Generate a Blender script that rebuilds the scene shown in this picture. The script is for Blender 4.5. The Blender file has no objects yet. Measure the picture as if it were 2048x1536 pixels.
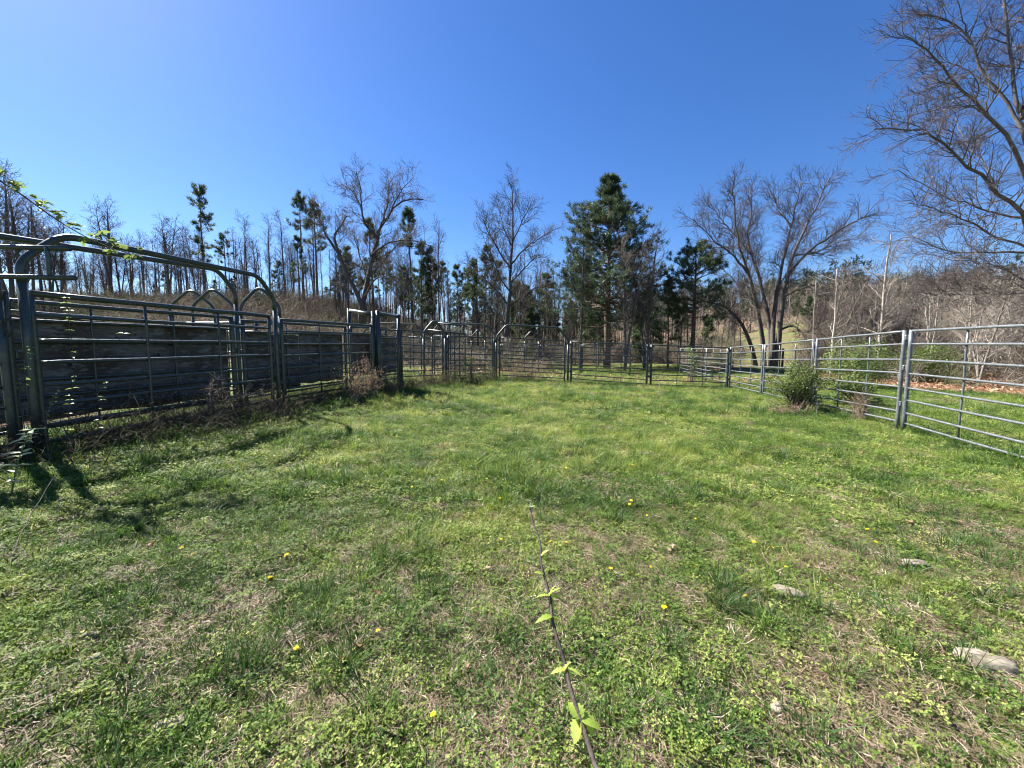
import bpy, math, random
import numpy as np
from mathutils import Vector

rng = np.random.default_rng(11)
random.seed(11)
scene = bpy.context.scene
COL = scene.collection
rad = math.radians

# ------------------------------------------------------------------ camera
CAMZ = 1.40
PITCH = rad(4.68)
FPX = 770.0
cam_data = bpy.data.cameras.new("camera")
cam_data.sensor_fit = 'HORIZONTAL'
cam_data.sensor_width = 36.0
cam_data.lens = 36.0 * FPX / 2048.0
cam_data.clip_start = 0.05
cam_data.clip_end = 4000.0
cam = bpy.data.objects.new("camera", cam_data)
cam.location = (0, 0, CAMZ)
cam.rotation_euler = (rad(90) - PITCH, 0, 0)
COL.objects.link(cam)
scene.camera = cam

# ------------------------------------------------------------------ light
SUN_EL = 46.0
SUN_AZ = -58.0          # from +Y, negative = towards the left
world = bpy.data.worlds.new("World")
scene.world = world
world.use_nodes = True
wn = world.node_tree
wn.nodes.clear()
sky = wn.nodes.new("ShaderNodeTexSky")
sky.sky_type = 'NISHITA'
sky.sun_disc = False
sky.sun_elevation = rad(SUN_EL)
sky.sun_rotation = rad(SUN_AZ)
sky.air_density = 1.0
sky.dust_density = 0.25
sky.ozone_density = 5.0
bg = wn.nodes.new("ShaderNodeBackground")
bg.inputs["Strength"].default_value = 0.050
wo = wn.nodes.new("ShaderNodeOutputWorld")
hs = wn.nodes.new("ShaderNodeHueSaturation")
hs.inputs["Saturation"].default_value = 1.22
hs.inputs["Hue"].default_value = 0.510
wn.links.new(sky.outputs[0], hs.inputs["Color"])
wn.links.new(hs.outputs[0], bg.inputs[0])
wn.links.new(bg.outputs[0], wo.inputs[0])

sd = bpy.data.lights.new("sun", 'SUN')
sd.energy = 5.0
sd.angle = rad(0.53)
sd.color = (1.0, 0.955, 0.88)
sun = bpy.data.objects.new("sun", sd)
sdir = Vector((math.sin(rad(SUN_AZ)) * math.cos(rad(SUN_EL)), math.cos(rad(SUN_AZ)) * math.cos(rad(SUN_EL)), math.sin(rad(SUN_EL))))
sun.rotation_euler = sdir.to_track_quat('Z', 'Y').to_euler()
sun.location = (-30, 20, 40)
COL.objects.link(sun)

scene.view_settings.view_transform = 'Standard'
scene.view_settings.look = 'None'
scene.view_settings.exposure = 1.9
scene.view_settings.gamma = 1.0
scene.view_settings.use_curve_mapping = False
scene.cycles.filter_width = 1.1
scene.cycles.max_bounces = 6
scene.cycles.transparent_max_bounces = 8

# ------------------------------------------------------------------ helpers
FWD = np.array([0, math.cos(PITCH), -math.sin(PITCH)])
UP = np.array([0, math.sin(PITCH), math.cos(PITCH)])

def ray(u, v):
    return FWD + np.array([1.0, 0, 0]) * ((u - 1024) / FPX) + UP * (-(v - 768) / FPX)

def W(u, v, D):
    """the world point seen at pixel (u, v) of the 2048 px photograph, D metres ahead"""
    return np.array([0, 0, CAMZ]) + ray(u, v) * D

def S(t):
    t = np.clip(t, 0, 1)
    return t * t * (3 - 2 * t)

def vnoise(x, y, seed=0):
    x = np.asarray(x, float); y = np.asarray(y, float)
    xi = np.floor(x).astype(np.int64); yi = np.floor(y).astype(np.int64)
    fx = x - xi; fy = y - yi
    fx = fx * fx * (3 - 2 * fx); fy = fy * fy * (3 - 2 * fy)
    def h(a, b):
        n = (a * 374761393 + b * 668265263 + seed * 1442695041) & 0x7fffffff
        n = ((n ^ (n >> 13)) * 1274126177) & 0x7fffffff
        n = n ^ (n >> 16)
        return (n & 0xffff) / 65535.0
    return (h(xi, yi) * (1 - fx) + h(xi + 1, yi) * fx) * (1 - fy) + (h(xi, yi + 1) * (1 - fx) + h(xi + 1, yi + 1) * fx) * fy

def fbm(x, y, seed=0, oct=3):
    s = 0; a = 1; t = 0
    for i in range(oct):
        s = s + a * vnoise(x * 2 ** i, y * 2 ** i, seed + i * 17); t += a; a *= .5
    return s / t

def gz(x, y):
    x = np.asarray(x, float); y = np.asarray(y, float)
    z = 0.27 * S((-x - 1.0) / 3.6) * S((y + 4) / 5)
    z = z + 0.18 * S((y - 8) / 8) * S((6 - x) / 6) * (1 - S((-x - 1) / 3.6)) - 0.11 * S((x - 5) / 4) * S((y - 8) / 8)
    z = z + 7.6 * S((3 - x) / 34) * S((y - 15) / 47)                   # wooded rise on the left
    z = z + 1.2 * S((y - 30) / 60)
    z = z + 8.0 * S((x - 18) / 48) * S((y - 12) / 46)                  # wooded rise on the right
    z = z + 12.0 * S((y - 75) / 90) * S((x + 5) / 105)                 # far ridge
    z = z + (fbm(x * 1.1, y * 1.1, 3) - .5) * .07 + (fbm(x * 3.2, y * 3.2, 5, 2) - .5) * .06
    z = z + (fbm(x * .12, y * .12, 9) - .5) * .9 * S((np.hypot(x, y - 8) - 16) / 25)
    return z

def ground_at(u, v):
    """walk the ray of a pixel to the ground"""
    r = ray(u, v); t = 0.6
    for _ in range(4000):
        p = np.array([0, 0, CAMZ]) + r * t
        if p[2] <= float(gz(p[0], p[1])):
            return p
        t *= 1.004
    return p

def setp(o, label=None, cat=None, group=None, kind=None):
    if label: o["label"] = label
    if cat: o["category"] = cat
    if group: o["group"] = group
    if kind: o["kind"] = kind
    return o

def empty(name, loc):
    o = bpy.data.objects.new(name, None)
    o.empty_display_size = 0.1
    o.location = tuple(float(c) for c in loc)
    COL.objects.link(o)
    return o

def np_mesh(name, verts, faces, mats=None, mat_idx=None, smooth=False, attrs=None):
    """verts (N,3), faces: list of int arrays (F,k) - one array per polygon size"""
    me = bpy.data.meshes.new(name)
    verts = np.ascontiguousarray(verts, dtype=np.float32)
    if not isinstance(faces, (list, tuple)):
        faces = [faces]
    faces = [np.ascontiguousarray(f, dtype=np.int32) for f in faces if len(f)]
    me.vertices.add(len(verts))
    me.vertices.foreach_set("co", verts.ravel())
    nl = sum(f.size for f in faces); npoly = sum(len(f) for f in faces)
    me.loops.add(nl); me.polygons.add(npoly)
    me.loops.foreach_set("vertex_index", np.concatenate([f.ravel() for f in faces]))
    starts = []; off = 0
    for f in faces:
        k = f.shape[1]
        starts.append(off + np.arange(len(f), dtype=np.int32) * k); off += f.size
    me.polygons.foreach_set("loop_start", np.concatenate(starts).astype(np.int32))
    for m in (mats or []):
        me.materials.append(m)
    if mat_idx is not None:
        me.polygons.foreach_set("material_index", np.ascontiguousarray(mat_idx, dtype=np.int32))
    if smooth:
        me.polygons.foreach_set("use_smooth", np.ones(npoly, dtype=bool))
    for an, av in (attrs or {}).items():
        a = me.attributes.new(an, 'FLOAT', 'POINT')
        a.data.foreach_set("value", np.ascontiguousarray(av, dtype=np.float32))
    me.update(calc_edges=True)
    me.validate()
    return me

def add(name, me, parent=None, loc=None):
    o = bpy.data.objects.new(name, me)
    COL.objects.link(o)
    if parent is not None: o.parent = parent
    if loc is not None: o.location = tuple(float(c) for c in loc)
    return o

def tubes(P, R, sides=6, cap=True):
    """P (B,n,3) centre lines, R (B,n) radii -> verts, [quads, caps]"""
    P = np.asarray(P, float); R = np.asarray(R, float)
    B, n, _ = P.shape
    T = np.gradient(P, axis=1)
    T /= np.linalg.norm(T, axis=2, keepdims=True) + 1e-9
    ref = np.zeros((B, 3))
    ref[np.arange(B), np.argmin(np.abs(T[:, 0]), axis=1)] = 1
    # parallel transport
    N = np.zeros_like(P)
    n0 = np.cross(T[:, 0], ref); n0 /= np.linalg.norm(n0, axis=1, keepdims=True) + 1e-9
    N[:, 0] = n0
    for i in range(1, n):
        v = N[:, i - 1] - T[:, i] * np.sum(N[:, i - 1] * T[:, i], axis=1, keepdims=True)
        N[:, i] = v / (np.linalg.norm(v, axis=1, keepdims=True) + 1e-9)
    Bn = np.cross(T, N)
    a = np.arange(sides) * 2 * np.pi / sides
    ring = (N[:, :, None, :] * np.cos(a)[None, None, :, None] + Bn[:, :, None, :] * np.sin(a)[None, None, :, None]) * R[:, :, None, None]
    V = (P[:, :, None, :] + ring).reshape(-1, 3)
    b = np.arange(B)[:, None, None] * n * sides
    i = np.arange(n - 1)[None, :, None] * sides
    j = np.arange(sides)[None, None, :]
    j2 = (j + 1) % sides
    Q = np.stack([b + i + j, b + i + j2, b + i + sides + j2, b + i + sides + j], axis=-1).reshape(-1, 4)
    F = [Q]
    if cap:
        c0 = (np.arange(B)[:, None] * n * sides + np.arange(sides)[None, ::-1])
        c1 = (np.arange(B)[:, None] * n * sides + (n - 1) * sides + np.arange(sides)[None, :])
        F.append(np.concatenate([c0, c1]))
    return V, F

class Bag:
    """collects pieces for one mesh, with a material index per piece"""
    def __init__(self): self.V = []; self.F = []; self.M = []; self.n = 0; self.A = []
    def put(self, V, F, m=0, tint=None):
        if not isinstance(F, (list, tuple)): F = [F]
        for f in F:
            if len(f):
                self.F.append(np.asarray(f) + self.n); self.M.append(np.full(len(f), m))
        self.V.append(np.asarray(V, float)); self.n += len(V)
        self.A.append(np.zeros(len(V)) if tint is None else np.asarray(tint, float))
    def mesh(self, name, mats, smooth=False):
        return np_mesh(name, np.concatenate(self.V), self.F, mats, np.concatenate(self.M), smooth, {"tint": np.concatenate(self.A)})

def spline(pts, n):
    """Catmull-Rom through pts, resampled to n points"""
    p = np.asarray(pts, float)
    if len(p) == 2:
        return p[0] + (p[1] - p[0]) * np.linspace(0, 1, n)[:, None]
    q = np.vstack([2 * p[0] - p[1], p, 2 * p[-1] - p[-2]])
    t = np.linspace(0, len(p) - 1 - 1e-6, n)
    i = t.astype(int); f = (t - i)[:, None]
    p0, p1, p2, p3 = q[i], q[i + 1], q[i + 2], q[i + 3]
    return .5 * ((2 * p1) + (-p0 + p2) * f + (2 * p0 - 5 * p1 + 4 * p2 - p3) * f ** 2 + (-p0 + 3 * p1 - 3 * p2 + p3) * f ** 3)

def rounded(pts, r, seg=6):
    p = [np.asarray(a, float) for a in pts]
    out = [p[0]]
    for i in range(1, len(p) - 1):
        a, b, c = p[i - 1], p[i], p[i + 1]
        d1 = a - b; d2 = c - b
        l1 = min(r, np.linalg.norm(d1) * .48); l2 = min(r, np.linalg.norm(d2) * .48)
        s = b + d1 / np.linalg.norm(d1) * l1; e = b + d2 / np.linalg.norm(d2) * l2
        for k in range(seg + 1):
            t = k / seg
            out.append((1 - t) ** 2 * s + 2 * t * (1 - t) * b + t * t * e)
    out.append(p[-1])
    return np.array(out)

# ------------------------------------------------------------------ materials
def material(name):
    m = bpy.data.materials.new(name)
    m.use_nodes = True
    nt = m.node_tree
    nt.nodes.clear()
    out = nt.nodes.new("ShaderNodeOutputMaterial")
    return m, nt, out

def ramp(nt, fac, stops):
    r = nt.nodes.new("ShaderNodeValToRGB")
    e = r.color_ramp.elements
    while len(e) < len(stops): e.new(0.5)
    for el, (p, c) in zip(e, stops):
        el.position = p; el.color = (*c, 1)
    nt.links.new(fac, r.inputs[0])
    return r.outputs[0]

def noise(nt, vec, scale, detail=4, rough=.55, w=None):
    n = nt.nodes.new("ShaderNodeTexNoise")
    n.inputs["Scale"].default_value = scale
    n.inputs["Detail"].default_value = detail
    n.inputs["Roughness"].default_value = rough
    if vec is not None: nt.links.new(vec, n.inputs["Vector"])
    return n.outputs["Fac"]

def mapped(nt, vec, sc):
    mp = nt.nodes.new("ShaderNodeMapping")
    mp.inputs["Scale"].default_value = sc
    nt.links.new(vec, mp.inputs["Vector"])
    return mp.outputs[0]

def mix(nt, fac, a, b):
    m = nt.nodes.new("ShaderNodeMix"); m.data_type = 'RGBA'
    for s, val in ((0, fac), (6, a), (7, b)):
        if isinstance(val, (int, float)): m.inputs[s].default_value = val
        elif isinstance(val, tuple): m.inputs[s].default_value = (*val, 1)
        else: nt.links.new(val, m.inputs[s])
    return m.outputs[2]

def bump(nt, h, strength, dist=.01):
    b = nt.nodes.new("ShaderNodeBump")
    b.inputs["Strength"].default_value = strength
    b.inputs["Distance"].default_value = dist
    nt.links.new(h, b.inputs["Height"])
    return b.outputs[0]

def principled(nt, out, col, rough=.6, metal=0., spec=.5, normal=None):
    p = nt.nodes.new("ShaderNodeBsdfPrincipled")
    if isinstance(col, tuple): p.inputs["Base Color"].default_value = (*col, 1)
    else: nt.links.new(col, p.inputs["Base Color"])
    if isinstance(rough, (int, float)): p.inputs["Roughness"].default_value = rough
    else: nt.links.new(rough, p.inputs["Roughness"])
    p.inputs["Metallic"].default_value = metal
    p.inputs["Specular IOR Level"].default_value = spec
    if normal is not None: nt.links.new(normal, p.inputs["Normal"])
    if out is not None: nt.links.new(p.outputs[0], out.inputs[0])
    return p

def pos(nt):
    return nt.nodes.new("ShaderNodeNewGeometry").outputs["Position"]

def objco(nt):
    return nt.nodes.new("ShaderNodeTexCoord").outputs["Object"]

def metal_mat(name, base, base2, spots, rough, metallic, spot_lo=.62):
    m, nt, out = material(name)
    p = pos(nt)
    c = ramp(nt, noise(nt, p, 9, 5, .65), [(.3, base), (.7, base2)])
    sp = ramp(nt, noise(nt, p, 55, 3, .7), [(spot_lo, (0, 0, 0)), (spot_lo + .07, (1, 1, 1))])
    c = mix(nt, sp, c, spots)
    rg = ramp(nt, noise(nt, p, 22, 4), [(.3, (rough - .1,) * 3), (.7, (rough + .12,) * 3)])
    principled(nt, out, c, rg, metallic, .5, bump(nt, noise(nt, p, 80, 3), .15, .002))
    return m

M = {}
M['galv'] = metal_mat("galvanised steel", (.085, .096, .104), (.16, .172, .18), (.36, .36, .35), .46, .35, .58)
M['green'] = metal_mat("weathered green paint", (.026, .034, .032), (.050, .060, .053), (.12, .12, .10), .34, .1, .66)
M['darkgreen'] = metal_mat("dark green grey paint", (.022, .029, .030), (.042, .050, .048), (.10, .095, .08), .40, .1, .68)
M['chain'] = metal_mat("dark rubber and iron", (.02, .02, .02), (.035, .032, .03), (.07, .05, .04), .6, .1, .7)

def ply_mat():
    m, nt, out = material("weathered plywood")
    p = pos(nt)
    mp = mapped(nt, p, (3.0, 3.0, 26))
    g = noise(nt, mp, 2.2, 6, .65)
    big = noise(nt, p, 2.0, 3, .6)
    c = ramp(nt, g, [(.25, (.045, .040, .038)), (.5, (.105, .097, .092)), (.75, (.18, .168, .16))])
    c = mix(nt, ramp(nt, big, [(.42, (0, 0, 0)), (.62, (1, 1, 1))]), c, (.055, .043, .034))
    c = mix(nt, ramp(nt, noise(nt, mapped(nt, p, (1.2, 1.2, 5)), 3.2, 5, .7), [(.52, (0, 0, 0)), (.60, (1, 1, 1))]), c, (.15, .145, .14))
    c = mix(nt, ramp(nt, noise(nt, p, 7.5, 4, .65), [(.62, (0, 0, 0)), (.68, (1, 1, 1))]), c, (.022, .019, .017))
    principled(nt, out, c, .85, 0, .3, bump(nt, g, .4, .004))
    return m
M['ply'] = ply_mat()

def bark_mat(name, a, b, c3=None):
    m, nt, out = material(name)
    p = objco(nt)
    f = noise(nt, mapped(nt, p, (5, 5, 1.2)), 3.0, 5, .65)
    oi = nt.nodes.new("ShaderNodeObjectInfo")
    c = ramp(nt, f, [(.3, a), (.7, b)])
    if c3: c = mix(nt, ramp(nt, noise(nt, p, 1.3, 3), [(.5, (0, 0, 0)), (.62, (1, 1, 1))]), c, c3)
    hsv = nt.nodes.new("ShaderNodeHueSaturation")
    mr = nt.nodes.new("ShaderNodeMapRange"); mr.inputs[3].default_value = .75; mr.inputs[4].default_value = 1.3
    nt.links.new(oi.outputs["Random"], mr.inputs[0]); nt.links.new(mr.outputs[0], hsv.inputs["Value"])
    nt.links.new(c, hsv.inputs["Color"])
    principled(nt, out, hsv.outputs[0], .9, 0, .2, bump(nt, f, .6, .02))
    return m
M['bark'] = bark_mat("grey brown bark", (.075, .062, .052), (.155, .135, .118))
M['bark_dark'] = bark_mat("dark bark", (.055, .047, .041), (.125, .108, .095))
M['bark_pale'] = bark_mat("pale bark", (.20, .17, .14), (.38, .34, .29))
M['bark_pine'] = bark_mat("pine bark", (.075, .055, .045), (.17, .13, .105))
M['twig'] = bark_mat("twigs", (.060, .051, .047), (.115, .10, .092))
M['twig_red'] = bark_mat("reddish budding twigs", (.068, .055, .051), (.125, .103, .095))
M['twig_pale'] = bark_mat("pale twigs", (.17, .145, .12), (.30, .265, .225))
M['cane'] = bark_mat("purplish cane", (.045, .035, .034), (.11, .085, .075))
M['deadstem'] = bark_mat("dead stems", (.13, .09, .06), (.30, .23, .16))

def leaf_mat(name, stops, trans=.45, attr='tint', inst=False, rough=.5, spec=.3, noise_scale=0.0, tcol_gain=1.5):
    m, nt, out = material(name)
    a = nt.nodes.new("ShaderNodeAttribute")
    a.attribute_name = attr
    a.attribute_type = 'INSTANCER' if inst else 'GEOMETRY'
    fac = a.outputs["Fac"]
    if noise_scale:
        ad = nt.nodes.new("ShaderNodeMath"); ad.operation = 'MULTIPLY_ADD'
        nt.links.new(noise(nt, pos(nt), noise_scale, 2), ad.inputs[0]); ad.inputs[1].default_value = .5
        sb = nt.nodes.new("ShaderNodeMath"); sb.operation = 'SUBTRACT'; sb.inputs[1].default_value = .25
        nt.links.new(fac, ad.inputs[2]); nt.links.new(ad.outputs[0], sb.inputs[0]); fac = sb.outputs[0]
    c = ramp(nt, fac, stops)
    p = principled(nt, None, c, rough, 0, spec)
    t = nt.nodes.new("ShaderNodeBsdfTranslucent")
    g = nt.nodes.new("ShaderNodeHueSaturation"); g.inputs["Value"].default_value = tcol_gain; g.inputs["Hue"].default_value = .485
    nt.links.new(c, g.inputs["Color"]); nt.links.new(g.outputs[0], t.inputs[0])
    mx = nt.nodes.new("ShaderNodeMixShader"); mx.inputs[0].default_value = trans
    nt.links.new(p.outputs[0], mx.inputs[1]); nt.links.new(t.outputs[0], mx.inputs[2])
    nt.links.new(mx.outputs[0], out.inputs[0])
    return m
M['needle'] = leaf_mat("pine needles", [(0, (.030, .052, .024)), (.5, (.064, .098, .040)), (1, (.115, .145, .058))], .25, noise_scale=.6)
M['needle_dark'] = leaf_mat("dark pine needles", [(0, (.028, .052, .026)), (.5, (.058, .092, .042)), (1, (.105, .140, .060))], .22, noise_scale=.5)
M['grass'] = leaf_mat("grass blades", [(0, (.035, .085, .016)), (.35, (.095, .165, .026)), (.7, (.195, .250, .046)), (1, (.36, .36, .12))], .38, inst=True, rough=.5, spec=.25)
M['clover'] = leaf_mat("small clover leaves", [(0, (.040, .090, .018)), (.4, (.115, .19, .034)), (.75, (.225, .285, .06)), (1, (.36, .38, .13))], .36, inst=True, rough=.6, spec=.18)
M['straw'] = leaf_mat("dead grass thatch", [(0, (.10, .068, .045)), (.4, (.165, .12, .08)), (.75, (.29, .225, .155)), (1, (.54, .45, .34))], .15, inst=True, rough=.6)
M['litter'] = leaf_mat("dead oak leaves", [(0, (.13, .065, .035)), (.4, (.26, .145, .08)), (.8, (.40, .26, .16)), (1, (.52, .40, .27))], .25, inst=True, rough=.6)
M['brush'] = leaf_mat("tangled brush", [(0, (.09, .073, .059)), (.3, (.165, .135, .107)), (.6, (.26, .215, .168)), (.85, (.35, .295, .215)), (1, (.10, .135, .04))], .2, inst=True, rough=.8)  # lightened all over, standing in for veiling glare on the distant woods
M['weed'] = leaf_mat("dark dead weeds", [(0, (.035, .028, .018)), (.5, (.09, .068, .045)), (.85, (.17, .13, .085)), (1, (.26, .21, .14))], .12, inst=True, rough=.8)  # real dead weeds, toned darker to stand in for shade at the fence foot
M['leaf'] = leaf_mat("young rose leaves", [(0, (.065, .11, .03)), (.5, (.12, .18, .045)), (1, (.20, .27, .08))], .38, rough=.35, spec=.5)
M['leaf_bush'] = leaf_mat("evergreen bush leaves", [(0, (.040, .075, .018)), (.5, (.090, .140, .034)), (1, (.19, .225, .065))], .34, rough=.55, spec=.25)
M['leaf_bright'] = leaf_mat("new bramble leaves", [(0, (.20, .30, .045)), (.5, (.30, .40, .07)), (1, (.40, .48, .12))], .5, rough=.4, spec=.4)
M['leaf_pale'] = leaf_mat("shiny pale leaves", [(0, (.22, .26, .13)), (.5, (.36, .40, .22)), (1, (.50, .53, .36))], .35, rough=.28, spec=.6)
M['dry'] = leaf_mat("dry weed leaves", [(0, (.12, .075, .045)), (.5, (.24, .17, .10)), (1, (.36, .28, .18))], .3, rough=.7)
M['dead'] = leaf_mat("dead brown leaf", [(0, (.15, .065, .035)), (.5, (.23, .13, .075)), (1, (.40, .30, .20))], .25, rough=.6)
M['yellow'] = leaf_mat("dandelion yellow", [(0, (.80, .60, .01)), (1, (.90, .78, .03))], .25, rough=.6)
M['stemgreen'] = leaf_mat("flower stem", [(0, (.12, .17, .05)), (1, (.18, .22, .08))], .2)

def stone_mat():
    m, nt, out = material("pale field stone")
    p = pos(nt)
    f = noise(nt, p, 14, 6, .65)
    c = ramp(nt, f, [(.25, (.08, .062, .043)), (.42, (.17, .145, .11)), (.62, (.28, .245, .195)), (.85, (.38, .345, .285))])
    principled(nt, out, c, .9, 0, .2, bump(nt, noise(nt, p, 40, 6, .7), .6, .008))
    return m
M['stone'] = stone_mat()

def ground_mat():
    m, nt, out = material("pasture soil, thatch and leaf litter")
    p = pos(nt)
    n1 = noise(nt, p, 1.3, 5, .6)
    n2 = noise(nt, p, 18, 6, .7)
    n3 = noise(nt, p, 70, 4, .7)
    n4 = noise(nt, p, .25, 4, .6)
    soil = ramp(nt, n2, [(.3, (.030, .018, .012)), (.6, (.075, .048, .032)), (.8, (.15, .105, .07))])
    thatch = ramp(nt, n3, [(.3, (.055, .038, .025)), (.55, (.13, .092, .060)), (.75, (.26, .195, .13))])
    green = ramp(nt, n3, [(.3, (.050, .078, .018)), (.55, (.105, .145, .034)), (.75, (.20, .225, .070))])
    c = mix(nt, ramp(nt, n2, [(.42, (0, 0, 0)), (.60, (1, 1, 1))]), soil, thatch)
    c = mix(nt, ramp(nt, n1, [(.36, (0, 0, 0)), (.58, (1, 1, 1))]), c, green)
    far = mix(nt, ramp(nt, n4, [(.35, (0, 0, 0)), (.65, (1, 1, 1))]), green, thatch)
    af = nt.nodes.new("ShaderNodeAttribute"); af.attribute_name = "meadow"
    c = mix(nt, af.outputs["Fac"], c, far)
    litter = ramp(nt, n3, [(.28, (.055, .036, .026)), (.5, (.14, .095, .066)), (.68, (.24, .175, .125)), (.82, (.36, .29, .21))])
    litter = mix(nt, ramp(nt, n1, [(.45, (0, 0, 0)), (.75, (1, 1, 1))]), litter, (.13, .115, .055))
    al = nt.nodes.new("ShaderNodeAttribute"); al.attribute_name = "forest"
    c = mix(nt, al.outputs["Fac"], c, litter)
    principled(nt, out, c, .95, 0, .1, bump(nt, n2, .7, .03))
    return m
M['ground'] = ground_mat()

# ------------------------------------------------------------------ ground
def forest_zone(x, y):
    n = (fbm(x * .15, y * .15, 21) - .5) * 9
    a = S((y - 21 + n) / 5) * S((4 - x + n) / 8)
    b = S((x - 16.0 + n * .55) / 2.2) * S((y - 6) / 5)
    q_ = x / np.maximum(y, 1)
    b = b * (1 - S((q_ - .54) / .06) * S((.80 - q_) / .06) * S((74 - y) / 8) * S((y - 20) / 5))
    c = S((y - 42 + n) / 8) * S((24 - x + n) / 8)
    d = S((y - 80 + n) / 20)
    return np.clip(np.maximum(np.maximum(a, b), np.maximum(c, d)), 0, 1)

def build_ground():
    a = np.linspace(-1, 1, 421)
    gx = np.sinh(a * 8.2) / np.sinh(8.2) * 1500
    b = np.linspace(-.48, 1, 400)
    gy = np.sinh(b * 8.2) / np.sinh(8.2) * 1700 + 2.2
    X, Y = np.meshgrid(gx, gy)
    Z = gz(X, Y)
    V = np.stack([X, Y, Z], -1).reshape(-1, 3)
    ny, nx = X.shape
    i = (np.arange(ny - 1)[:, None] * nx + np.arange(nx - 1)[None, :]).reshape(-1)
    F = np.stack([i, i + 1, i + nx + 1, i + nx], -1)
    x, y = V[:, 0], V[:, 1]
    me = np_mesh("ground", V, F, [M['ground']], None, True, {"forest": forest_zone(x, y), "meadow": S((y - 15) / 4)})
    o = add("ground", me)
    setp(o, "grassy pasture ground rising to wooded slopes on both sides", "ground", None, "structure")
build_ground()

# ------------------------------------------------------------------ tubular fence pieces
def rail(root, name, a, b, r, mat, sides=8, bend=.004, neck=False):
    a = np.asarray(a, float) - RL; b = np.asarray(b, float) - RL
    n = 7
    t = np.linspace(0, 1, n)
    P = a + (b - a) * t[:, None]
    P[1:-1] += rng.normal(0, bend, (n - 2, 3))
    R = np.full(n, r)
    if neck:
        t = np.array([0, .022, .05, .35, .65, .95, .978, 1.0]); n = len(t)
        P = a + (b - a) * t[:, None]; P[3:5] += rng.normal(0, bend, (2, 3))
        R = r * np.array([.72, .78, 1, 1, 1, 1, .78, .72])
    V, F = tubes(P[None], R[None], sides)
    return add(name, np_mesh(name, V, F, [mat], None, True), root)

RAIL_F = [0, .14, .31, .458, .613, .747, .887, 1]
RL = np.zeros(3)

def panel(label, bl, br, tl, tr, mat, cat="fence panel", group=None, name="livestock_panel", r=.021, rt=.024, rp=.034, rv=.014,
          rails=None, verticals=(.335, .665), legs=True, ply=None, foot=None, sides=8):
    """bl, br: world ends of the bottom rail; tl, tr: world ends of the top rail"""
    global RL
    bl, br, tl, tr = [np.asarray(q, float) for q in (bl, br, tl, tr)]
    mid = (bl + br) / 2
    RL = np.array([mid[0], mid[1], float(gz(mid[0], mid[1]))])
    root = empty(name, RL)
    setp(root, label, cat, group)
    fr = rails or RAIL_F
    d = (br - bl); d = d / np.linalg.norm(d)
    for k, f in enumerate(fr):
        top = (k == 0)
        a = tl + (bl - tl) * f; b = tr + (br - tr) * f
        ex = .0 if top else rp * .6
        rail(root, "top_rail" if top else "rail", a + d * ex, b - d * ex, rt if top else r, mat, 10 if top else sides, .003, not top)
    for s, (t_, b_) in enumerate(((tl, bl), (tr, br))):
        g = np.array([b_[0], b_[1], float(gz(b_[0], b_[1])) - .03])
        g[2] = min(g[2], b_[2] - .02)
        rail(root, "end_post", g, t_ + (t_ - b_) * .012, rp, mat, 10, .001)
    nrm = np.array([d[1], -d[0], 0])
    nrm = nrm / np.linalg.norm(nrm)
    for s, (t_, b_) in ((-1, (tl, bl)), (1, (tr, br))):
        for f in (.07, .40, .80):
            c = t_ + (b_ - t_) * f + d * s * rp * 1.35
            rail(root, "connector", c + np.array([0, 0, .045]), c - np.array([0, 0, .045]), rp * .62, mat, 8, .001)
    for f in verticals:
        a = tl + (tr - tl) * f; b = bl + (br - bl) * f
        rail(root, "upright", b + nrm * (rv + r) * .9, a + nrm * (rv + r) * .9 - np.array([0, 0, rt]), rv, mat, 8, .002)
    if ply:
        for (f0, f1, zt, zb, off) in ply:
            ply_sheet(root, bl + (br - bl) * f0, bl + (br - bl) * f1, zt, zb, nrm * off)
    return root

def ply_sheet(root, a, b, zt, zb, off):
    """a 12 mm sheet screwed to the panel; its edge is chipped and it bellies a little"""
    nx, nz = 16, 8
    a = a - RL + off; b = b - RL + off
    d = b - a; L = np.linalg.norm(d[:2]); nn = np.array([d[1], -d[0], 0]) / L
    V = []
    for side in (0, 1):
        for i in range(nx + 1):
            for k in range(nz + 1):
                t = i / nx; s = k / nz
                p = a + d * t
                z = (zb + (zt - zb) * s) - RL[2]
                bel = .012 * math.sin(math.pi * t * 2.1 + s * 2) + .006 * math.sin(7 * t + 5 * s)
                if k == nz: z += .008 * math.sin(23 * t) + random.uniform(-.006, .006) * (side == 0)
                if k == 0: z += .015 * math.sin(17 * t + 1)
                V.append(np.array([p[0], p[1], z]) + nn * (bel + (.006 if side == 0 else -.006)))
    m = (nx + 1) * (nz + 1)
    F = []
    ix = lambda s, i, k: s * m + i * (nz + 1) + k
    for i in range(nx):
        for k in range(nz):
            F.append([ix(0, i, k), ix(0, i + 1, k), ix(0, i + 1, k + 1), ix(0, i, k + 1)])
            F.append([ix(1, i, k + 1), ix(1, i + 1, k + 1), ix(1, i + 1, k), ix(1, i, k)])
    for i in range(nx):
        for k in (0, nz):
            F.append([ix(0, i, k), ix(1, i, k), ix(1, i + 1, k), ix(0, i + 1, k)])
    for k in range(nz):
        for i in (0, nx):
            F.append([ix(0, i, k), ix(1, i, k), ix(1, i, k + 1), ix(0, i, k + 1)])
    me = np_mesh("plywood_board", np.array(V), np.array(F), [M['ply']])
    o = add("plywood_board", me, root)
    o["label"] = "weathered grey plywood sheet screwed behind the rails"
    return o

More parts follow.
